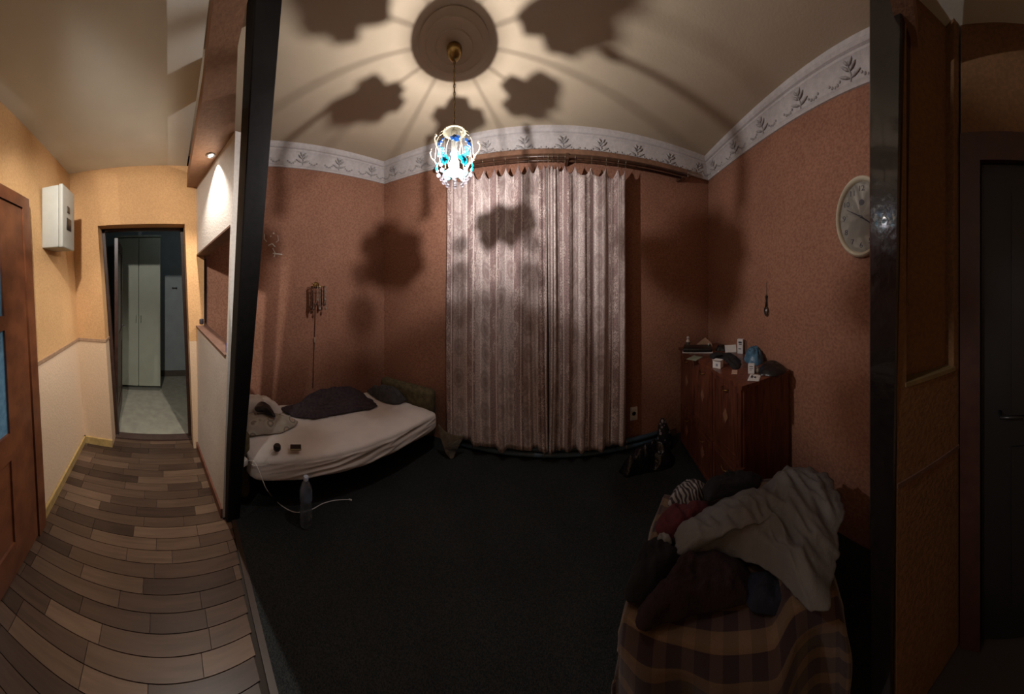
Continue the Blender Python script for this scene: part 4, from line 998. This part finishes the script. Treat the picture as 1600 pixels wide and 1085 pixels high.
# upright silvery checked umbrella-like bag
q = at(1040, 702, z=.007)
m, nt, b, N, L = nodes('checked foil')
tc = N('TexCoord'); mp = N('Mapping'); mp.inputs['Rotation'].default_value = (.4, .6, .7); L(tc.outputs['Object'], mp.inputs[0]); ck_ = N('TexVoronoi', i_Scale=26.0); L(mp.outputs[0], ck_.inputs['Vector'])
r = N('ValToRGB'); r.color_ramp.interpolation = 'CONSTANT'; r.color_ramp.elements[0].color = (.30, .28, .30, 1); r.color_ramp.elements[1].position = .33; r.color_ramp.elements[1].color = (.02, .018, .024, 1); L(ck_.outputs['Distance'], r.inputs['Fac']); L(r.outputs['Color'], b.inputs['Base Color']); b.inputs['Roughness'].default_value = .35
mb = MB(); rows = []
for k in range(15):
    t_ = k/14; rr = .075*math.sin(PI*min(1, .22+.74*t_))**.7*(1-.25*t_)
    row = []
    for j in range(28):
        a = 2*PI*j/28; w = 1+.16*noise.noise(V(3*math.cos(a), 3*math.sin(a), 3*t_))
        row.append(q+V(-.02*t_+rr*w*math.cos(a)*1.0, .03*t_+rr*w*math.sin(a)*.8, .28*t_))
    rows.append(row)
mb.loft(rows, True, True)
tag(mb.build('checked_bag', MATS['checked foil'], None, smooth=True), 'upright bag with black and white pattern standing behind the black bag', 'bag')

# ------------------------------------------------------------------ armchair with plaid throw and clothes
m, nt, b, N, L = nodes('plaid throw wool')
uv = N('UVMap'); sp = N('SeparateXYZ'); L(uv.outputs[0], sp.inputs[0])
def band(sock, f, w, ph):
    a = N('Math', operation='MULTIPLY_ADD'); a.inputs[1].default_value = f; a.inputs[2].default_value = ph; L(sock, a.inputs[0])
    f_ = N('Math', operation='FRACT'); L(a.outputs[0], f_.inputs[0]); c = N('Math', operation='LESS_THAN'); c.inputs[1].default_value = w; L(f_.outputs[0], c.inputs[0]); return c.outputs[0]
nzz = N('TexNoise', i_Scale=300.0); L(uv.outputs[0], nzz.inputs['Vector'])
c0 = N('MixRGB'); c0.inputs[1].default_value = (.014, .005, .006, 1); c0.inputs[2].default_value = (.060, .032, .022, 1); L(band(sp.outputs['X'], 11.0, .45, .1), c0.inputs[0])
c1_ = N('MixRGB'); c1_.inputs[1].default_value = (.014, .005, .006, 1); c1_.inputs[2].default_value = (.115, .072, .032, 1); L(band(sp.outputs['Y'], 11.0, .40, .3), c1_.inputs[0])
c2_ = N('MixRGB', blend_type='ADD'); c2_.inputs[0].default_value = 1.0; L(c0.outputs[0], c2_.inputs[1]); L(c1_.outputs[0], c2_.inputs[2])
c3_ = N('MixRGB', blend_type='MULTIPLY'); c3_.inputs[0].default_value = .4; L(c2_.outputs[0], c3_.inputs[1]); L(nzz.outputs['Fac'], c3_.inputs[2])
L(c3_.outputs[0], b.inputs['Base Color']); b.inputs['Roughness'].default_value = .95; b.inputs['Sheen Weight'].default_value = .3
bp = N('Bump'); bp.inputs['Strength'].default_value = .5; L(nzz.outputs['Fac'], bp.inputs['Height']); L(bp.outputs['Normal'], b.inputs['Normal'])
PLAID = MATS['plaid throw wool']
CA = V(.315, .80, 0); cu_ = V(.725, -.689, 0).normalized(); cv_ = V(.689, .725, 0).normalized(); CWd, CDe = .66, .465
def aq(u, v, z): return CA+cu_*(u*CWd)+cv_*(v*CDe)+Z*z
ac = thing('armchair', 'low armchair hidden under a plaid throw and clothes', 'armchair', aq(.5, .5, 0))
def abx(u0, u1, v0, v1, z0, z1, name, r=.03):
    c = aq((u0+u1)/2, (v0+v1)/2, (z0+z1)/2)
    return MB().rbox(c, ((u1-u0)*CWd, (v1-v0)*CDe, z1-z0), r, rz=math.atan2(cu_.y, cu_.x), n=4).build(name, OLIVE, ac, smooth=True, angle=60)
abx(.04, .96, .05, .95, .05, .36, 'seat'); abx(.52, .96, .80, .97, .20, .475, 'backrest'); abx(.84, .97, .05, .95, .20, .455, 'armrest')
for u, v in ((.1, .1), (.9, .1), (.9, .9), (.1, .9)):
    MB().lathe([(.018, .006), (.022, .055)], aq(u, v, 0), 12).build('foot', UNDER, ac)
def topz(u, v):
    def ss(x): x = max(0, min(1, x)); return x*x*(3-2*x)
    z = .395+.11*ss((v-.62)/.16)*ss((u-.35)/.2)
    z = max(z, .395+.085*ss((u-.70)/.12))
    return z
HANG = .375
def throw(s, t):        # s,t metres along the cloth, overhanging on the left, front and right
    def fold(x, n): return (0, -x) if x < 0 else ((n, x-n) if x > n else (x, 0))
    a, ha = fold(s, CWd); c, hc_ = fold(t, CDe)
    z = topz(a/CWd, c/CDe)
    drop = math.hypot(ha, hc_)
    p = aq(a/CWd, c/CDe, z)
    rip = .016*math.sin(17*s+1)+.012*math.sin(29*s+2*t)
    ou = V(0, 0, 0)
    if ha: ou += cu_*(-1 if s < 0 else 1)*(.02+min(ha, .09)*.35+(.014*math.sin(21*t))*min(1, ha*6))
    if hc_: ou += cv_*(-1 if t < 0 else 1)*(.02+min(hc_, .09)*.35+rip*min(1, hc_*6))
    zz = z-max(0, drop-.02)*.98
    if drop == 0: zz += .006*nz(p, 11, 3)+.008*nz(p, 5, 1)
    return V(p.x+ou.x, p.y+ou.y, max(zz, .016+.004*math.sin(30*s)))
S0, S1, T0, T1 = -HANG, CWd+HANG, -HANG, CDe+.05
mb = MB(); mb.grid(lambda u, v: throw(S0+(S1-S0)*u, T0+(T1-T0)*v), 90, 80, uv=lambda u, v: (S0+(S1-S0)*u, T0+(T1-T0)*v))
o = mb.build('plaid_throw', PLAID, None, smooth=True, fix=False)
md = o.modifiers.new('s', 'SOLIDIFY'); md.thickness = .006; md.offset = 1
tag(o, 'brown and yellow plaid throw spread over the low armchair', 'blanket')
# clothes on it
GREYC = mat('grey linen', (.15, .143, .136), .9, .12, 20, .25, 60)
def op(px, py, z): return at(px, py, z=z)
shirt = [op(1050, 842, .47), op(1075, 815, .48), (op(1110, 790, .49)), op(1150, 772, .50), op(1195, 757, .52), op(1218, 738, .55), op(1245, 728, .565), op(1278, 736, .56), op(1302, 760, .55), op(1319, 795, .54), op(1314, 840, .53), op(1308, 885, .515),
         op(1296, 928, .512), op(1272, 958, .510), op(1250, 940, .505), op(1225, 912, .49), op(1190, 888, .47), op(1150, 872, .45), op(1105, 868, .45), op(1070, 868, .46)]
o = heap('grey_shirt', shirt, .055, GREYC, wr=.018, ws=13, prof=4, seed=41, rings=34, sub=7, dirn=(.35, 1, 0))
tag(o, 'big crumpled grey shirt thrown over the armchair', 'shirt')
WINE = mat('dark wine knit', (.022, .007, .010), .95, .4, 30, .4, 90)
o = heap('wine_sweater', [op(x, y, .420) for x, y in [(1060, 868), (1090, 862), (1130, 868), (1165, 880), (1172, 915), (1165, 940), (1120, 955), (1080, 965), (1040, 975), (1005, 985), (995, 960), (1020, 930), (1045, 900)]], .055, WINE, wr=.016, ws=9, prof=4, seed=43, rings=20)
tag(o, 'dark wine-red sweater on the seat in front of the grey shirt', 'sweater')
NAVYC = mat('navy denim', (.006, .010, .026), .9, .4, 40, .3, 100)
o = heap('navy_trousers', [op(x, y, .418) for x, y in [(1165, 905), (1190, 895), (1225, 915), (1250, 938), (1265, 955), (1240, 962), (1200, 960), (1168, 950)]], .035, NAVYC, wr=.010, ws=9, prof=4, seed=44, rings=12)
tag(o, 'navy blue trousers peeking out below the grey shirt', 'trousers')
RED = mat('dark red cloth', (.085, .010, .015), .9, .35, 30, .3, 80)
o = heap('red_cloth', [op(x, y, .47) for x, y in [(1026, 832), (1036, 802), (1062, 790), (1100, 788), (1112, 796), (1090, 812), (1068, 828), (1046, 842)]], .04, RED, wr=.010, ws=12, prof=4, seed=45, rings=12)
tag(o, 'dark red cloth at the left of the grey shirt', 'cloth')
BLK = mat('black cloth', (.008, .008, .010), .95, .4, 30, .3, 80)
o = heap('black_jacket', [op(x, y, .424) for x, y in [(1008, 850), (1040, 840), (1062, 858), (1068, 880), (1044, 905), (1018, 935), (978, 935), (986, 898), (998, 868)]], .05, BLK, wr=.014, ws=11, prof=4, seed=46, rings=14)
tag(o, 'black jacket hanging over the left corner of the armchair', 'jacket')
o = heap('black_hat', [op(x, y, .52) for x, y in [(1098, 768), (1108, 752), (1132, 744), (1165, 742), (1192, 747), (1180, 764), (1135, 776), (1105, 784)]], .04, BLK, wr=.010, ws=12, prof=4, seed=47, rings=10)
tag(o, 'black cloth bundle between the grey shirt and the chest', 'cloth')
m, nt, b, N, L = nodes('zebra print')
tc = N('TexCoord'); wv = N('TexWave', i_Scale=16.0, i_Distortion=9.0); L(tc.outputs['Object'], wv.inputs['Vector']); r = N('ValToRGB'); r.color_ramp.interpolation = 'CONSTANT'; r.color_ramp.elements[0].color = (.02, .02, .022, 1); r.color_ramp.elements[1].position = .55; r.color_ramp.elements[1].color = (.25, .23, .22, 1); L(wv.outputs['Fac'], r.inputs['Fac']); L(r.outputs['Color'], b.inputs['Base Color']); b.inputs['Roughness'].default_value = .6
o = heap('patterned_scarf', [op(x, y, .49) for x, y in [(1044, 790), (1052, 770), (1066, 758), (1098, 758), (1104, 770), (1096, 784), (1070, 792)]], .045, MATS['zebra print'], wr=.008, ws=14, prof=4, seed=48, rings=10)
tag(o, 'black and white patterned scarf behind the dark red cloth', 'scarf')
tag(heap('white_sock', [op(x, y, .46) for x, y in [(1026, 842), (1034, 838), (1046, 840), (1050, 850), (1040, 852), (1030, 850)]], .02, mat('greyish white cotton', (.2, .2, .2), .9, .1), wr=.005, ws=20, prof=4, seed=50, rings=6), 'greyish white sock on the black jacket', 'sock')

# ------------------------------------------------------------------ hall things
mx0, mx1, mz0, mz1 = -1.62, -1.86, 1.83, 2.29
mt = thing('meter_box', 'pale grey electric meter box on the orange hall wall', 'meter box', hl((mx0+mx1)/2, mz0))
MBX = mat('meter box paint', (.40, .39, .34), .5, .06)
def mslab(x0, x1, z0, z1, y0, y1, name, m, par=mt, r=.01):
    c = V((x0+x1)/2, (y0+y1)/2, (z0+z1)/2); return MB().rbox(c, (abs(x1-x0), abs(y1-y0), z1-z0), r, n=3).build(name, m, par, smooth=True, angle=40)
body = mslab(mx0, mx1, mz0, mz1, -.875, -.735, 'body', MBX)
mslab(mx0+.002, mx1-.002, mz0-.003, mz1+.003, -.735, -.700, 'cover', MBX)
mslab(-1.70, -1.75, 2.10, 2.15, -.7005, -.694, 'button', BLACK, r=.003); mslab(-1.69, -1.78, 1.97, 2.06, -.7005, -.695, 'reading_window', BLACK, r=.003)
# bottles in the hatch
q = pp(.13, OB[0][0]+.013, .045); t = thing('glass_jar', 'small dark jar with silver lid at the far end of the hatch', 'jar', q)
MB().lathe([(.001, 0), (.03, 0), (.034, .008), (.034, .045), (.022, .06)], q, 18).build('glass', mat('dark glass', (.05, .04, .045), .12, .2), t, smooth=True)
MB().lathe([(.001, .06), (.024, .06), (.024, .078), (.001, .08)], q, 18).build('lid', STEEL, t, smooth=True, angle=40)
q = pp(.925, OB[1][0]+.013, .03); t = thing('blue_bottle', 'small blue spray bottle at the near end of the hatch', 'bottle', q)
MB().lathe([(.001, 0), (.018, 0), (.019, .004), (.019, .06), (.008, .075)], q, 16).build('body', clearish('blue glass', (.10, .16, .75), .35), t, smooth=True)
MB().lathe([(.001, .074), (.009, .074), (.009, .098), (.006, .104), (.001, .105)], q, 14).build('cap', WHITEP, t, smooth=True, angle=40)

# ---- far room: open door, wardrobe, hook
od = thing('open_door', 'dark brown door standing open beyond the hall doorway', 'door', V(-2.52, -.49, 0))
h0, h1 = V(-2.53, -.50, 0), V(-3.22, -.565, 0)
hd = (h1-h0).normalized(); hn = V(-hd.y, hd.x, 0); hn = hn if hn.y > 0 else -hn; HLn = (h1-h0).length
OBR = mat('dark brown door wood', (.055, .024, .016), .4, .4, 14)
def oslab(a0, a1, z0, z1, d0, d1, name, m, par=od):
    f = lambda a, d, z: h0+hd*a+hn*d+Z*z
    return MB().hexa([f(a0, d0, z0), f(a1, d0, z0), f(a1, d1, z0), f(a0, d1, z0)], [f(a0, d0, z1), f(a1, d0, z1), f(a1, d1, z1), f(a0, d1, z1)]).build(name, m, par)
oslab(0, .11, .01, 2.05, 0, .036, 'stile', OBR); oslab(HLn-.11, HLn, .01, 2.05, 0, .036, 'stile', OBR)
for z0, z1 in ((.01, .2), (.85, 1.0), (1.94, 2.05)): oslab(.11, HLn-.11, z0, z1, 0, .036, 'rail', OBR)
oslab(.11, HLn-.11, .2, .85, .008, .028, 'panel', OBR); oslab(.11, HLn-.11, 1.0, 1.94, .014, .022, 'pane', mat('grey door glass', (.14, .13, .11), .3, .2))
p = h0+hd*(HLn-.055)+hn*.036+Z*1.02
mb = MB(); mb.lathe([(.001, 0), (.02, 0), (.02, .006), (.008, .01), (.008, .035), (.001, .035)], p, 14, axis=hn); mb.tube([p+hn*.032, p+hn*.034-hd*.10], .007, 8); mb.build('handle', STEEL, od, smooth=True)
WARD = mat('pale green wardrobe', (.30, .31, .24), .5, .08, 5)
wr_ = thing('wardrobe', 'tall pale green wardrobe in the room beyond the doorway', 'wardrobe', V(-3.75, -.32, 0))
WX0, WX1, WY0, WY1, WH = -3.55, -4.05, -.66, -.02, 2.26
MB().rbox(V((WX0+WX1)/2-.01, (WY0+WY1)/2, WH/2+.04), (.46, WY1-WY0, WH-.08), .008).build('body', WARD, wr_)
MB().box(((WX0+WX1)/2, (WY0+WY1)/2, .025), (.44, WY1-WY0-.02, .05)).build('plinth', mat('wardrobe plinth', (.12, .12, .10), .6), wr_)
MB().box(((WX0+WX1)/2-.005, (WY0+WY1)/2, WH+.012), (.50, WY1-WY0+.02, .024)).build('top', WARD, wr_)
for k in range(2):
    y0 = WY0+.004+k*(WY1-WY0)/2; y1 = y0+(WY1-WY0)/2-.008
    d = MB().rbox(V(WX0+.002, (y0+y1)/2, WH/2+.03), (.018, y1-y0, WH-.10), .004).build('door', WARD, wr_)
    MB().tube([V(WX0+.012, (y1-.03 if k == 0 else y0+.03), 1.0), V(WX0+.03, (y1-.03 if k == 0 else y0+.03), 1.01), V(WX0+.03, (y1-.03 if k == 0 else y0+.03), 1.10), V(WX0+.012, (y1-.03 if k == 0 else y0+.03), 1.11)], .004, 6).build('handle', STEEL, d)
q = V(-4.148, .215, 1.50)
hk2 = thing('coat_hook', 'small dark coat hook on the bluish wall right of the wardrobe', 'hook', q)
MB().box(q+V(.004, 0, 0), (.008, .09, .025)).build('plate', BLACK, hk2)
for s in (-1, 1): MB().tube([q+V(.008, s*.025, .004), q+V(.03, s*.025, -.012), q+V(.045, s*.03, .0), q+V(.048, s*.032, .018)], .005, 6).build('prong', BLACK, hk2, smooth=True)
